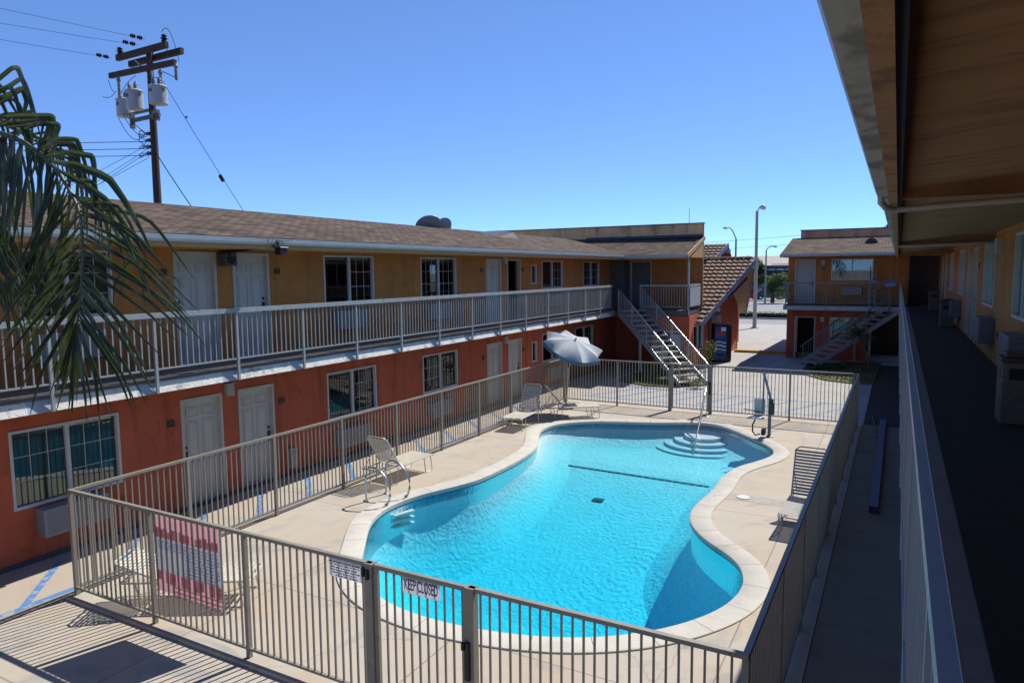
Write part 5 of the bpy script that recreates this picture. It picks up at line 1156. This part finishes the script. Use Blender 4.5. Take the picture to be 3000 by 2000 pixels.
for a, b, c in (((-27.2,PY-.2,11.6),(-26.2,PY-.2,12.15),-.1),((-25.5,PY-.2,12.2),(-24.7,PY-.2,11.9),.1),((-24.5,PY-.2,13.5),(-23.6,PY-.2,12.3),-.55),((-24.2,PY-.2,13.1),(-24.3,PY-.2,12.5),.0),((-24.6,PY-.2,12.1),(-23.8,PY-.2,11.75),.0),((-27.3,PY-.3,10.7),(-26.0,PY-.1,9.9),.45),((-27.0,PY-.3,10.8),(-25.9,PY-.1,9.85),.25),((-26.9,PY-.3,10.8),(-25.8,PY-.1,9.9),.05),((-27.8,PY-.3,12.2),(-27.3,PY-.3,11.7),.2),((-28.2,PY-.3,11.6),(-27.4,PY-.3,11.65),.1)): q_ = MB(); q_.tube(sag(a,b,c), .014, 4); q_.build('jumper_wire', WIRE, up_)
mb = MB()
for z in (9.2,9.45,9.7,9.95):
    mb.box(PX-.3,PX-.12,PY-.12,PY-.02,z-.06,z+.06)
    for _ in range(3): a = random.uniform(-.2,.2); mb.tube([(PX-.3,PY-.1,z),(PX-.55+a,PY-.15,z+random.uniform(-.2,.2)),(PX-.7,PY-.15,z)], .016, 4)
mb.build('cable_rack', BLACK, up_)
def wire(label, p0, p1, s_, r_, grp='overhead wires'):
    mb = MB(); mb.tube(sag(p0,p1,s_,16), r_, 4); o_ = mb.build('overhead_wire', WIRE); tag(o_, label, 'wire', grp); return o_
def ext(p, q, k): p = Vector(p); q = Vector(q); return tuple(p+(q-p)*k)
wire('lowest of the three long wires running up left from the pole top', heads[0], ext(heads[0],(-28.7,14.2,13.1),9), .35, .007)
wire('middle of the three long wires running up left from the pole top', heads[1], ext(heads[1],(-26.9,13.4,13.1),7), .25, .007)
wire('topmost of the three long wires running up left from the pole top', heads[2], ext(heads[2],(-26.1,13.05,13.3),7), .2, .007)
for lab, z in (('upper',9.65),('middle',9.38),('lower',9.12)): wire(lab+' of the three level wires leaving the pole rack to the left', (PX-.2,PY-.1,z), ext((PX-.2,PY-.1,z),(-29.7,15.6,z+.02),5), .1, .013)
wire('steepest service drop from the pole rack towards the palm', (PX-.2,PY-.1,9.55), (-31.2,17.2,8.0), .05, .010); wire('second service drop fanning left from the pole rack', (PX-.2,PY-.1,9.4), (-31.0,17.0,7.4), .05, .010)
wire('third service drop fanning left from the pole rack', (PX-.2,PY-.1,9.3), (-30.5,16.8,7.2), .05, .010); wire('lowest service drop fanning left from the pole rack', (PX-.2,PY-.1,9.05), (-30.5,16.6,7.3), .05, .010)
wire('long guy wire slanting right from the crossarm behind the roof', (-24.6,PY-.2,11.75), (-18.6,17.9,4.2), .12, .012)
wire('black service cable dropping right from the pole to the roof', (PX+.2,PY-.1,9.2), (-21.2,17.9,4.6), .12, .022)
mb = MB(); mb.tube([(-21.85,17.83,8.07),(-21.70,17.83,7.87)], .07, 8); mb.tube([(-23.55,17.83,10.35),(-23.52,17.83,10.31)], .04, 8); tag(mb.build('guy_strain_insulator', BLACK), 'small dark insulator bead on the long guy wire', 'insulator')

# ================================================= STREET SIDE
t = thing('light_pole', 'tall concrete light pole with one side lamp standing in the driveway gap', 'lamp post', (-9.5,56,0))
mb = MB(); mb.tube([(-9.5,56,0),(-9.5,56,4.8),(-9.52,56,8.85)], [.15,.125,.10], 14); mb.build('pole', CONCPOLE, t, smooth=True)
mb = MB(); mb.tube([(-9.5,56,8.75),(-9.35,56,9.12),(-9.2,56,9.18)], .035, 6); mb.build('arm', DARKGAP, t)
mb = MB(); mb.lathe((-9.12,56,9.05), [(.02,.26),(.12,.22),(.24,.08),(.25,0),(.18,-.10),(.05,-.14)], 14, (.3,0,1)); mb.build('lamp_head', mat('white_lamp', (.60,.60,.58), .4, .1, 6), t, smooth=True)
mb = MB(); mb.lathe((-9.5,56,0), [(.3,0),(.3,.06),(.2,.08)], 14); mb.build('base_collar', CONCPOLE, t)
def street_lamp(label, x, y, h_, pts, head):
    t = thing('street_lamp', label, 'street lamp', (x,y,0), 0, 'curved arm street lamps along the road')
    mb = MB(); mb.tube([(x,y,0),(x,y,h_)], [.13,.09], 10); mb.build('pole', mat('galvanised_pole', (.22,.25,.26), .5, .1, 5), t, smooth=True)
    mb = MB(); mb.tube([(x,y,h_)]+pts, .06, 8); mb.build('arm', MATS['galvanised_pole'], t, smooth=True)
    mb = MB(); mb.lathe(head, [(.04,.14),(.2,.10),(.26,0),(.2,-.08),(.05,-.12)], 12, (0,0,1)); mb.build('lamp_head', mat('white_lamp', (.60,.60,.58), .4, .1, 6), t, smooth=True)
street_lamp('street lamp with its arm curving left above the tile roof', -14.75, 75, 7.6, [(-14.9,75,7.95),(-15.1,75,8.4),(-15.35,75,8.72),(-15.6,75,8.82)], (-15.85,75,8.72))
street_lamp('farther street lamp with its arm curving right before the far trees', -14.9, 95, 6.85, [(-14.7,95,7.15),(-14.4,95,7.32),(-14.0,95,7.36)], (-13.8,95,7.28))
wire('upper thin wire crossing behind the light pole', (-60,118,8.2), (40,92,12.5), 1.2, .02); wire('lower thin wire crossing behind the light pole', (-60,116,7.0), (40,93,11.4), 1.2, .02)
# leafy masses
def leafcloud(name, blobs, n_, size, m_, parent, rnd):
    mb = MB()
    for _ in range(n_):
        c, r_ = rnd.choice(blobs); c = Vector(c)
        v = Vector((rnd.gauss(0,1),rnd.gauss(0,1),rnd.gauss(0,1))).normalized()*(rnd.random()**.35); p = c+Vector((v.x*r_[0],v.y*r_[1],v.z*r_[2]))
        s_ = size*rnd.uniform(.5,1.4); a = Vector((rnd.gauss(0,1),rnd.gauss(0,1),rnd.gauss(0,.6))).normalized()*s_; b = a.cross(Vector((rnd.gauss(0,1),rnd.gauss(0,1),rnd.gauss(0,1)))).normalized()*s_*.55
        mb.add([p-a,p-b*.8,p+a,p+b], [(0,1,2,3)])
    return mb.build(name, m_, parent, recalc=False)
def tree(label, x, y, h_, blobs, n_, size, m_=TREELEAF, grp='trees across the road', cat='tree'):
    rnd = random.Random(int(x*7+y)); t = thing('tree', label, cat, (x,y,0), 0, grp)
    mb = MB(); mb.tube([(x,y,0),(x+.1,y,h_*.45),(x-.1,y,h_*.8)], [.28,.2,.08], 8)
    for b in blobs: mb.tube([(x,y,h_*.4),tuple(Vector((x,y,h_*.5)).lerp(Vector(b[0]),.6)),b[0]], [.12,.08,.03], 6)
    mb.build('trunk', BARK, t); leafcloud('crown', blobs, n_, size, m_, t, rnd)
tree('dark round tree above the tile roof ridge across the road', -23.4, 130, 6.5, [((-23.6,130,5.9),(1.5,1.4,1.0)),((-22.2,130,5.3),(1.3,1.3,1.2)),((-21.4,130,4.4),(1.0,1,1.2)),((-24.8,130,5.4),(1,1,.8))], 2600, .20)
tree('feathery pale green tree left of the far right block', -14.6, 99, 3.8, [((-14.3,99,2.9),(1.0,1.0,1.0)),((-13.3,99,3.2),(1.0,1,.9)),((-15.2,99,1.9),(.8,.8,.9)),((-13.5,99,1.6),(1.5,1,1.2))], 2600, .15, BUSHLEAF)
tree('small dark bush tree behind the light pole', -20.6, 120, 3.4, [((-20.4,120,2.6),(1.1,1,1.0)),((-19.2,120,2.9),(.9,1,.8))], 1200, .18)
tree('distant palm like treetop above the far right parapet', -.6, 60, 7.6, [((-.65,60,7.55),(.32,.3,.25)),((-.2,60,7.75),(.3,.3,.2)),((-1.0,60,7.4),(.3,.3,.15))], 500, .10)
rnd = random.Random(5); hb = [((x,67.8,.30),(.8,.45,.32)) for x in [i*1.0-26 for i in range(34)]]
o = leafcloud('hedge', hb, 9000, .09, BUSHLEAF, None, rnd); tag(o, 'low clipped hedge along the road median', 'hedge')
mb = MB(); mb.box(-27,9,67.5,68.1,.08,.45); hc = mb.build('hedge_core', mat('hedge_core_dark', (.02,.03,.012), .9, .3, 6), None); hc.parent = o
# cars
def car(label, x, y, hd, colr, L_=4.4, W_=1.75, H_=1.45, nm='parked_car', roof=1.0):
    t = thing(nm, label, 'car', (x,y,.06), hd, 'cars parked across the road')
    M_ = Matrix.Translation(Vector((x,y,.06))) @ Matrix.Rotation(hd,4,'Z'); P_ = mat('car_paint_'+nm+str(round(colr[0],2)), colr, .25, .05, 4, spec=.6)
    u = Vector((math.cos(hd),math.sin(hd),0)); v = Vector((-u.y,u.x,0)); F_ = (Vector((x,y,.06)), u, v)
    prof = [(-L_/2,.35),(-L_/2+.05,.75),(-L_/2+.5,.86),(-L_/2+1.0,.93),(-L_*.14,H_*.97),(L_*.16,H_),(L_*.34,H_*.72),(L_/2-.1,.85),(L_/2,.45),(L_/2-.05,.25),(-L_/2+.1,.22)]
    mb = MB(F_); n_ = len(prof); mb.add([(a,-W_/2*(1 if z < .95 else .82),z) for a,z in prof]+[(a,W_/2*(1 if z < .95 else .82),z) for a,z in prof], [tuple(range(n_)),tuple(range(n_,2*n_))]+[(i,(i+1) % n_,(i+1) % n_+n_,i+n_) for i in range(n_)]); mb.build('body', P_, t, smooth=True)
    mb = MB(F_)
    for sg in (-1,1):
        c = sg*W_/2*.93
        mb.add([(-L_*.2,c,.93),(L_*.3,c,.93),(L_*.15,sg*W_/2*.83,H_*.94),(-L_*.11,sg*W_/2*.83,H_*.92)], [(0,1,2,3)])
    mb.build('side_window', BLACK, t)
    for a in (-L_*.32,L_*.31):
        for sg in (-1,1):
            p = F_[0]+u*a+v*(sg*W_/2*.95)+Vector((0,0,.30)); mb = MB(); mb.lathe(p-v*.09, [(.28,0),(.32,.03),(.32,.16),(.28,.19)], 16, v); wh = mb.build('wheel', BLACK, t, smooth=True)
            mb = MB(); mb.lathe(p-v*.10, [(.17,0),(.17,.21)], 10, v); mb.build('rim', STEEL, wh)
    for sg in (-.7,.7):
        mb = MB(F_); mb.box(-L_/2-.02,-L_/2+.06,sg*W_/2-.15,sg*W_/2+.15,.62,.78); mb.build('headlight', LW, t)
        mb = MB(F_); mb.box(L_/2-.08,L_/2+.02,sg*W_/2-.15,sg*W_/2+.15,.62,.78); mb.build('tail_light', mat('tail_red', (.5,.02,.02), .3, .1, 4), t)
    return t
car('red car parked left of the light pole across the road', -19.6, 107.5, R(20), (.42,.02,.03), nm='red_car')
car('dark grey SUV parked right of the light pole across the road', -16.4, 108.2, R(200), (.05,.055,.065), H_=1.75, nm='dark_suv')
car('crimson car half hidden between the pole and the dark SUV', -17.9, 111.5, R(190), (.40,.02,.06), nm='crimson_car')
# shops across the road
t = thing('shop_building', 'low cream roofed shop across the road with a dark scalloped awning', 'building', (-19,133,0))
mb = MB(); mb.box(-27,-8,132,142,0,5.2); mb.build('wall', mat('shop_blue_wall', (.12,.20,.34), .7, .15, .8), t)
mb = MB(); mb.add([(-28,131.2,5.1),(-7,131.2,5.1),(-7,136,6.9),(-28,136,6.9),(-28,142,5.1),(-7,142,5.1)], [(0,1,2,3),(3,2,5,4)]); mb.build('roof', mat('cream_shop_roof', (.52,.46,.38), .8, .1, 2), t)
mb = MB(); mb.box(-27,-8,131.0,131.9,2.9,4.3); mb.build('dark_awning', mat('navy_awning', (.018,.022,.045), .6, .3, 3), t)
mb = MB()
for i in range(11):
    x = -22.6+i*1.5; P_ = [(x+.7*math.cos(math.pi*k/8), 4.28+.22*math.sin(math.pi*k/8)) for k in range(9)]
    mb.extr([(a,130.95,z) for a,z in P_], (0,.08,0))
mb.build('scalloped_top', LW, t)
mb = MB(); mb.box(-27,-8,131.85,131.95,0,.9); mb.build('dark_shopfront', ROOMDK, t)
mb = MB()
for i in range(14): mb.box(-19.5+i*.45,-19.45+i*.45,131.0,131.05,4.5,5.3)
mb.box(-19.6,-13,130.98,131.06,5.25,5.35); mb.build('rooftop_rail', DARKGAP, t)

# ================================================= PLANTS NEAR
def strapplant(name, label, cat, base, n_, ln, m_, rnd, up=.7, w_=.02, droop=.5, grp=None, h0=0., stem=None):
    t = thing(name, label, cat, base, 0, grp); b = Vector(base)+Vector((0,0,h0)); mb = MB()
    if stem: s_ = MB(); s_.tube(stem[0], stem[1], 8); s_.build('trunk', BARK, t, smooth=True)
    for i in range(n_):
        a = rnd.uniform(0,6.28); e = rnd.uniform(.15,1.3)*up; L_ = ln*rnd.uniform(.6,1.1); d = Vector((math.cos(a)*math.cos(e),math.sin(a)*math.cos(e),math.sin(e))); s2 = Vector((-math.sin(a),math.cos(a),0))
        vs = []; fs = []; K = 6
        for k in range(K+1):
            u_ = k/K; p = b+d*L_*u_-Vector((0,0,1))*droop*L_*u_*u_; wd = w_*(math.sin(math.pi*min(1,u_*.9+.12))+.05); vs += [p-s2*wd,p+s2*wd]
        for k in range(K): fs.append((2*k,2*k+1,2*k+3,2*k+2))
        mb.add(vs, fs)
    mb.build('leaves', m_, t, recalc=False); return t
strapplant('small_palm', 'small leaning palm on a curved thin trunk before the right staircase', 'palm', (-1.45,34.4,0), 150, 1.15, BUSHLEAF, random.Random(2), 1.0, .026, .60, None, 1.55,
           ([(-.95,33.6,0),(-.98,33.8,.6),(-1.2,34.1,1.15),(-1.45,34.4,1.6)], [.07,.055,.05,.045]))
t = thing('step_ladder', 'pale narrow ladder leaning by the upper window of the far right block', 'ladder', (-1.05,37.2,2.75))
mb = MB()
for xx in (-1.18,-.92): mb.beam((xx,36.95,2.75),(xx,37.7,4.55),.03,.04)
for k in range(7): mb.beam((-1.18,37.0+.1*k,2.95+.24*k),(-.92,37.0+.1*k,2.95+.24*k),.03,.025)
mb.build('ladder_frame', mat('dull_aluminium', (.40,.41,.42), .4, .1, 6), t)
for i,(x,y,l) in enumerate(((-3.0,34.1,'leftmost broad leaved plant at the foot of the right staircase'),(-2.5,33.9,'middle pale leaved plant at the foot of the right staircase'),(-2.05,34.2,'rightmost dark plant at the foot of the right staircase'))):
    strapplant('garden_plant', l, 'plant', (x,y,.02), 46, .55, BUSHLEAF, random.Random(i+9), 1.1, .045, .45, 'plants at the foot of the right staircase')
RF = mat('red_petal', (.62,.03,.015), .5, .15, 6)
for i,(x,y,z,l) in enumerate(((-7.75,30.1,1.15,'red flowering bush between the stair rails by the office wall'),(-7.3,31.6,1.25,'small red blooms against the office side window'),(-6.55,26.6,.35,'low green plants at the foot of the left staircase'))):
    t = thing('flower_bush' if i < 2 else 'shrub', l, 'bush', (x,y,0)); rr_ = random.Random(i+31)
    mb = MB()
    for k in range(7): mb.tube([(x,y,0),(x+rr_.uniform(-.25,.25),y+rr_.uniform(-.25,.25),z*rr_.uniform(.8,1.1))], .008, 4)
    mb.build('stems', STALK, t)
    leafcloud('leaves', [((x,y,z*.7),(.38,.38,.45*z))], 260, .045, BUSHLEAF, t, rr_)
    if i < 2: leafcloud('flowers', [((x-.1,y,z),(.2,.15,.1)),((x+.15,y,z-.12),(.12,.12,.08))], 90 if i == 0 else 45, .05, RF, t, rr_)
strapplant('garden_plant', 'dark strappy plant in the shade under the left balcony end', 'plant', (-9.3,28.2,.02), 40, .6, BUSHLEAF, random.Random(77), 1.1, .03, .4)

# ================================================= NEAR PALM, crown left of the frame
pt = thing('palm_tree', 'close palm tree whose dark drooping fronds hang in at the left edge', 'palm tree', (-6.8,2.45,-.01))
mb = MB(); mb.tube([(-6.8,2.45,-.02),(-6.85,2.45,2),(-6.78,2.45,4.0),(-6.75,2.48,5.1)], [.2,.16,.14,.17], 14); mb.build('trunk', BARK, pt, smooth=True)
mb = MB(); mb.lathe((-6.75,2.48,5.0), [(.17,0),(.22,.15),(.14,.45),(.05,.6)], 12); mb.build('crown_shaft', STALK, pt, smooth=True)
view_r = rt.copy(); view_u = up.copy(); GR = Vector((0,0,-1))
def blade(mb, pts, wid, ez_, ey_):
    K = len(pts)-1; vs = []; fs = []
    for k, p in enumerate(pts):
        u_ = k/K; tg = (pts[min(k+1,K)]-pts[max(k-1,0)]).normalized(); sd_ = tg.cross(ez_+ey_*.25).normalized(); wv = wid*min(1,.35+u_*4)*(1-u_**3.2)+.0008
        fold = ez_*wv*.75; vs += [p-sd_*wv+fold, p, p+sd_*wv+fold]
    for k in range(K): fs += [(3*k,3*k+1,3*k+4,3*k+3),(3*k+1,3*k+2,3*k+5,3*k+4)]
    mb.add(vs, fs)
def frond(name, P_, leafs, seed, wmul=1., keys=()):
    """P_: rachis points; leafs: (t, side, angle0, len, bend) angle in the frond's own plane"""
    rnd = random.Random(seed); Q = []
    for i in range(len(P_)-1):
        for k in range(6): Q.append(Vector(P_[i]).lerp(Vector(P_[i+1]), k/6))
    Q.append(Vector(P_[-1]))
    for _ in range(3): Q = [Q[0]]+[(Q[i-1]+Q[i]*2+Q[i+1])/4 for i in range(1,len(Q)-1)]+[Q[-1]]
    n_ = len(Q); mb = MB(); mb.tube(Q, [.019*(1-i/n_)+.004 for i in range(n_)], 6); rc = mb.build('frond', STALK, pt, smooth=True)
    ex_, ey_, ez_ = view_r, Vector((0,0,1)), (view_r.cross(Vector((0,0,1)))).normalized()   # frond plane roughly faces the walkway
    mb = MB()
    for t_, ang, L_, el, drop in leafs:
        L_ *= rnd.uniform(.82,1.10); ang += rnd.uniform(-7,7); el += rnd.uniform(-.12,.14); drop += rnd.uniform(-5,5); i = min(n_-2, int(t_*(n_-1))); o_ = Q[i]; a = R(ang); yaw = rnd.uniform(-.35,.35)
        d1 = (ex_*math.cos(a)+ey_*math.sin(a)+ez_*yaw).normalized(); d2 = (ex_*math.cos(R(drop))+ey_*math.sin(R(drop))+ez_*(yaw*.6+rnd.uniform(-.1,.1))).normalized()
        K = 12; pts = [o_]; d = d1
        for k in range(K):
            u_ = (k+.5)/K; f_ = 1/(1+math.exp(-(u_-el)*18)); d = (d1*(1-f_)+d2*f_).normalized(); pts.append(pts[-1]+d*L_/K)
        blade(mb, pts, .0125*wmul*rnd.uniform(.8,1.15), ez_, ey_)
    for kp, kw in keys:
        q = [Vector(p) for p in kp]; r_ = []
        for i in range(len(q)-1):
            a0, a1, a2, a3 = q[max(i-1,0)], q[i], q[i+1], q[min(i+2,len(q)-1)]
            for k in range(4): u_ = k/4; cr = .5*((2*a1)+(a2-a0)*u_+(2*a0-5*a1+4*a2-a3)*u_*u_+(3*a1-a0-3*a2+a3)*u_**3); r_.append(cr.lerp(a1.lerp(a2, u_), .6))
        r_.append(q[-1]); blade(mb, r_, kw, ez_, ey_)
    mb.build('leaflets', LEAF, rc, recalc=False, smooth=False)
def lerp_tab(tab, t):
    for (a, va), (b, vb) in zip(tab, tab[1:]):
        if t <= b: k = (t-a)/(b-a); return [x+(y-x)*k for x, y in zip(va, vb)]
    return tab[-1][1]
def leaves(right, left, n_, t0=.05):
    L_ = []
    for i in range(n_):
        t = t0+(1-t0)*i/(n_-1)
        if right: a, l, e, d = lerp_tab(right, t); L_.append((t, a, l, e, d))
        if left: a, l, e, d = lerp_tab(left, min(1, t+.01)); L_.append((min(1, t+.01), a, l, e, d))
    return L_
FA = [(-6.782,2.588,5.521),(-6.136,2.719,5.579),(-5.644,2.753,5.516),(-5.389,2.768,5.430),(-5.221,2.792,5.335),(-5.071,2.804,5.224),(-4.920,2.810,5.050),(-4.809,2.797,4.912),(-4.737,2.752,4.663),(-4.686,2.700,4.463),(-4.695,2.670,4.248),(-4.701,2.646,4.070)]
RA = [(0,(45,.70,.45,-90)),(.2,(30,.75,.40,-98)),(.35,(14,.78,.36,-103)),(.45,(8,.74,.32,-92)),(.55,(2,.76,.27,-86)),(.62,(-10,.95,.36,-62)),(.66,(-22,.96,.45,-46)),(.72,(-34,.97,.5,-48)),(.8,(-45,.88,.5,-55)),(.9,(-60,.74,.6,-74)),(1,(-84,.55,.6,-92))]
LA = [(0,(-60,.7,.3,-88)),(.2,(-84,.80,.3,-93)),(.4,(-92,.90,.3,-98)),(.5,(-105,.95,.4,-112)),(.62,(-126,.98,.5,-124)),(.75,(-133,.92,.5,-128)),(.85,(-124,.80,.5,-120)),(.93,(-110,.68,.5,-108)),(1,(-95,.52,.5,-96))]
KEY = [
([(-5.688,2.704,5.799),(-5.602,2.759,5.874),(-5.524,2.810,5.948),(-5.487,2.831,5.948),(-5.441,2.842,5.830),(-5.403,2.848,5.695),(-5.374,2.845,5.536)],0.020),
([(-5.684,2.696,5.715),(-5.598,2.750,5.781),(-5.519,2.800,5.835),(-5.462,2.836,5.876),(-5.422,2.849,5.796),(-5.371,2.858,5.628),(-5.330,2.859,5.443)],0.020),
([(-5.725,2.727,5.685),(-5.653,2.773,5.739),(-5.580,2.818,5.777),(-5.503,2.864,5.818),(-5.477,2.869,5.733),(-5.499,2.845,5.632),(-5.533,2.817,5.548)],0.026),
([(-5.522,2.655,5.583),(-5.370,2.739,5.592),(-5.182,2.843,5.592),(-5.151,2.858,5.580),(-5.146,2.852,5.506),(-5.180,2.818,5.366),(-5.207,2.786,5.219),(-5.205,2.772,5.087)],0.021),
([(-5.399,2.680,5.511),(-5.227,2.777,5.532),(-5.097,2.847,5.530),(-5.082,2.853,5.507),(-5.100,2.834,5.426),(-5.123,2.805,5.279),(-5.149,2.772,5.116),(-5.162,2.747,4.961)],0.018),
([(-5.438,2.732,5.556),(-5.293,2.814,5.575),(-5.199,2.866,5.578),(-5.213,2.848,5.487),(-5.255,2.809,5.347),(-5.293,2.773,5.216),(-5.322,2.744,5.100)],0.019),
([(-5.177,2.761,5.350),(-5.058,2.834,5.423),(-4.950,2.892,5.416),(-4.910,2.902,5.306),(-4.885,2.906,5.225),(-4.864,2.908,5.135)],0.017),
([(-5.140,2.755,5.330),(-5.050,2.811,5.386),(-4.953,2.864,5.381),(-4.925,2.873,5.328),(-4.898,2.869,5.166),(-4.876,2.860,4.979),(-4.864,2.847,4.801)],0.020),
([(-5.086,2.748,5.300),(-4.959,2.820,5.323),(-4.809,2.899,5.299),(-4.789,2.903,5.241),(-4.781,2.894,5.120),(-4.771,2.877,4.919),(-4.766,2.860,4.750)],0.020),
([(-4.996,2.735,5.260),(-4.847,2.813,5.226),(-4.719,2.877,5.177),(-4.640,2.915,5.129),(-4.550,2.949,4.992),(-4.452,2.982,4.808),(-4.359,3.009,4.601)],0.027),
([(-4.966,2.746,5.212),(-4.800,2.825,5.106),(-4.670,2.885,5.010),(-4.581,2.920,4.889),(-4.491,2.953,4.745),(-4.401,2.986,4.601)],0.020),
([(-4.847,2.769,5.041),(-4.703,2.835,4.929),(-4.559,2.901,4.816),(-4.414,2.966,4.696),(-4.162,3.072,4.408)],0.016),
([(-5.497,2.770,5.470),(-5.501,2.758,5.378),(-5.473,2.757,5.235),(-5.481,2.733,5.068),(-5.495,2.702,4.858),(-5.509,2.671,4.649)],0.024),
([(-5.614,2.768,5.506),(-5.616,2.752,5.371),(-5.594,2.744,5.201),(-5.593,2.721,4.990),(-5.605,2.685,4.736)],0.024),
([(-5.411,2.779,5.430),(-5.421,2.760,5.314),(-5.407,2.749,5.147),(-5.421,2.717,4.939),(-5.441,2.678,4.689)],0.023)]
RAu = [L_ for L_ in leaves(RA, None, 60) if L_[0] > .56]+[L_ for i_, L_ in enumerate(leaves(RA, None, 60)) if L_[0] <= .56 and i_ % 4 == 0]
frond('frond', FA, RAu+leaves(None, LA, 66), 4, keys=KEY)
FB = [(-6.281,2.397,5.516),(-6.068,2.527,5.690),(-5.893,2.624,5.768),(-5.757,2.686,5.735),(-5.684,2.702,5.603),(-5.650,2.682,5.385)]
RB = [(0,(70,.55,.5,-60)),(.5,(38,.62,.42,-72)),(.8,(27,.70,.42,-78)),(1,(24,.66,.45,-82))]
LB = [(0,(-60,.6,.3,-90)),(1,(-100,.8,.3,-100))]
frond('frond', FB, leaves(RB, LB, 9), 8, 1.5)
FC = [(-6.6,2.45,5.45),(-6.35,2.60,5.35),(-6.1,2.70,5.15),(-5.92,2.74,4.85),(-5.85,2.70,4.45)]
frond('frond', FC, leaves([(0,(-20,.7,.4,-80)),(1,(-60,.8,.5,-80))], [(0,(-90,.8,.4,-100)),(1,(-115,.8,.4,-105))], 46), 12)
for k, (a, e) in enumerate(((150,.6),(200,.5),(250,.55),(100,.8),(300,.3))):
    c = Vector((-6.75,2.5,5.4)); d = Vector((math.cos(R(a)),math.sin(R(a)),0)); P_ = [c+d*(.45*i)+Vector((0,0,e*.6*i-.13*i*i)) for i in range(6)]
    frond('frond', P_, leaves([(0,(20,.6,.4,-80)),(1,(-50,.6,.4,-85))], [(0,(160,.6,.4,-100)),(1,(-130,.6,.4,-95))], 26), 20+k)
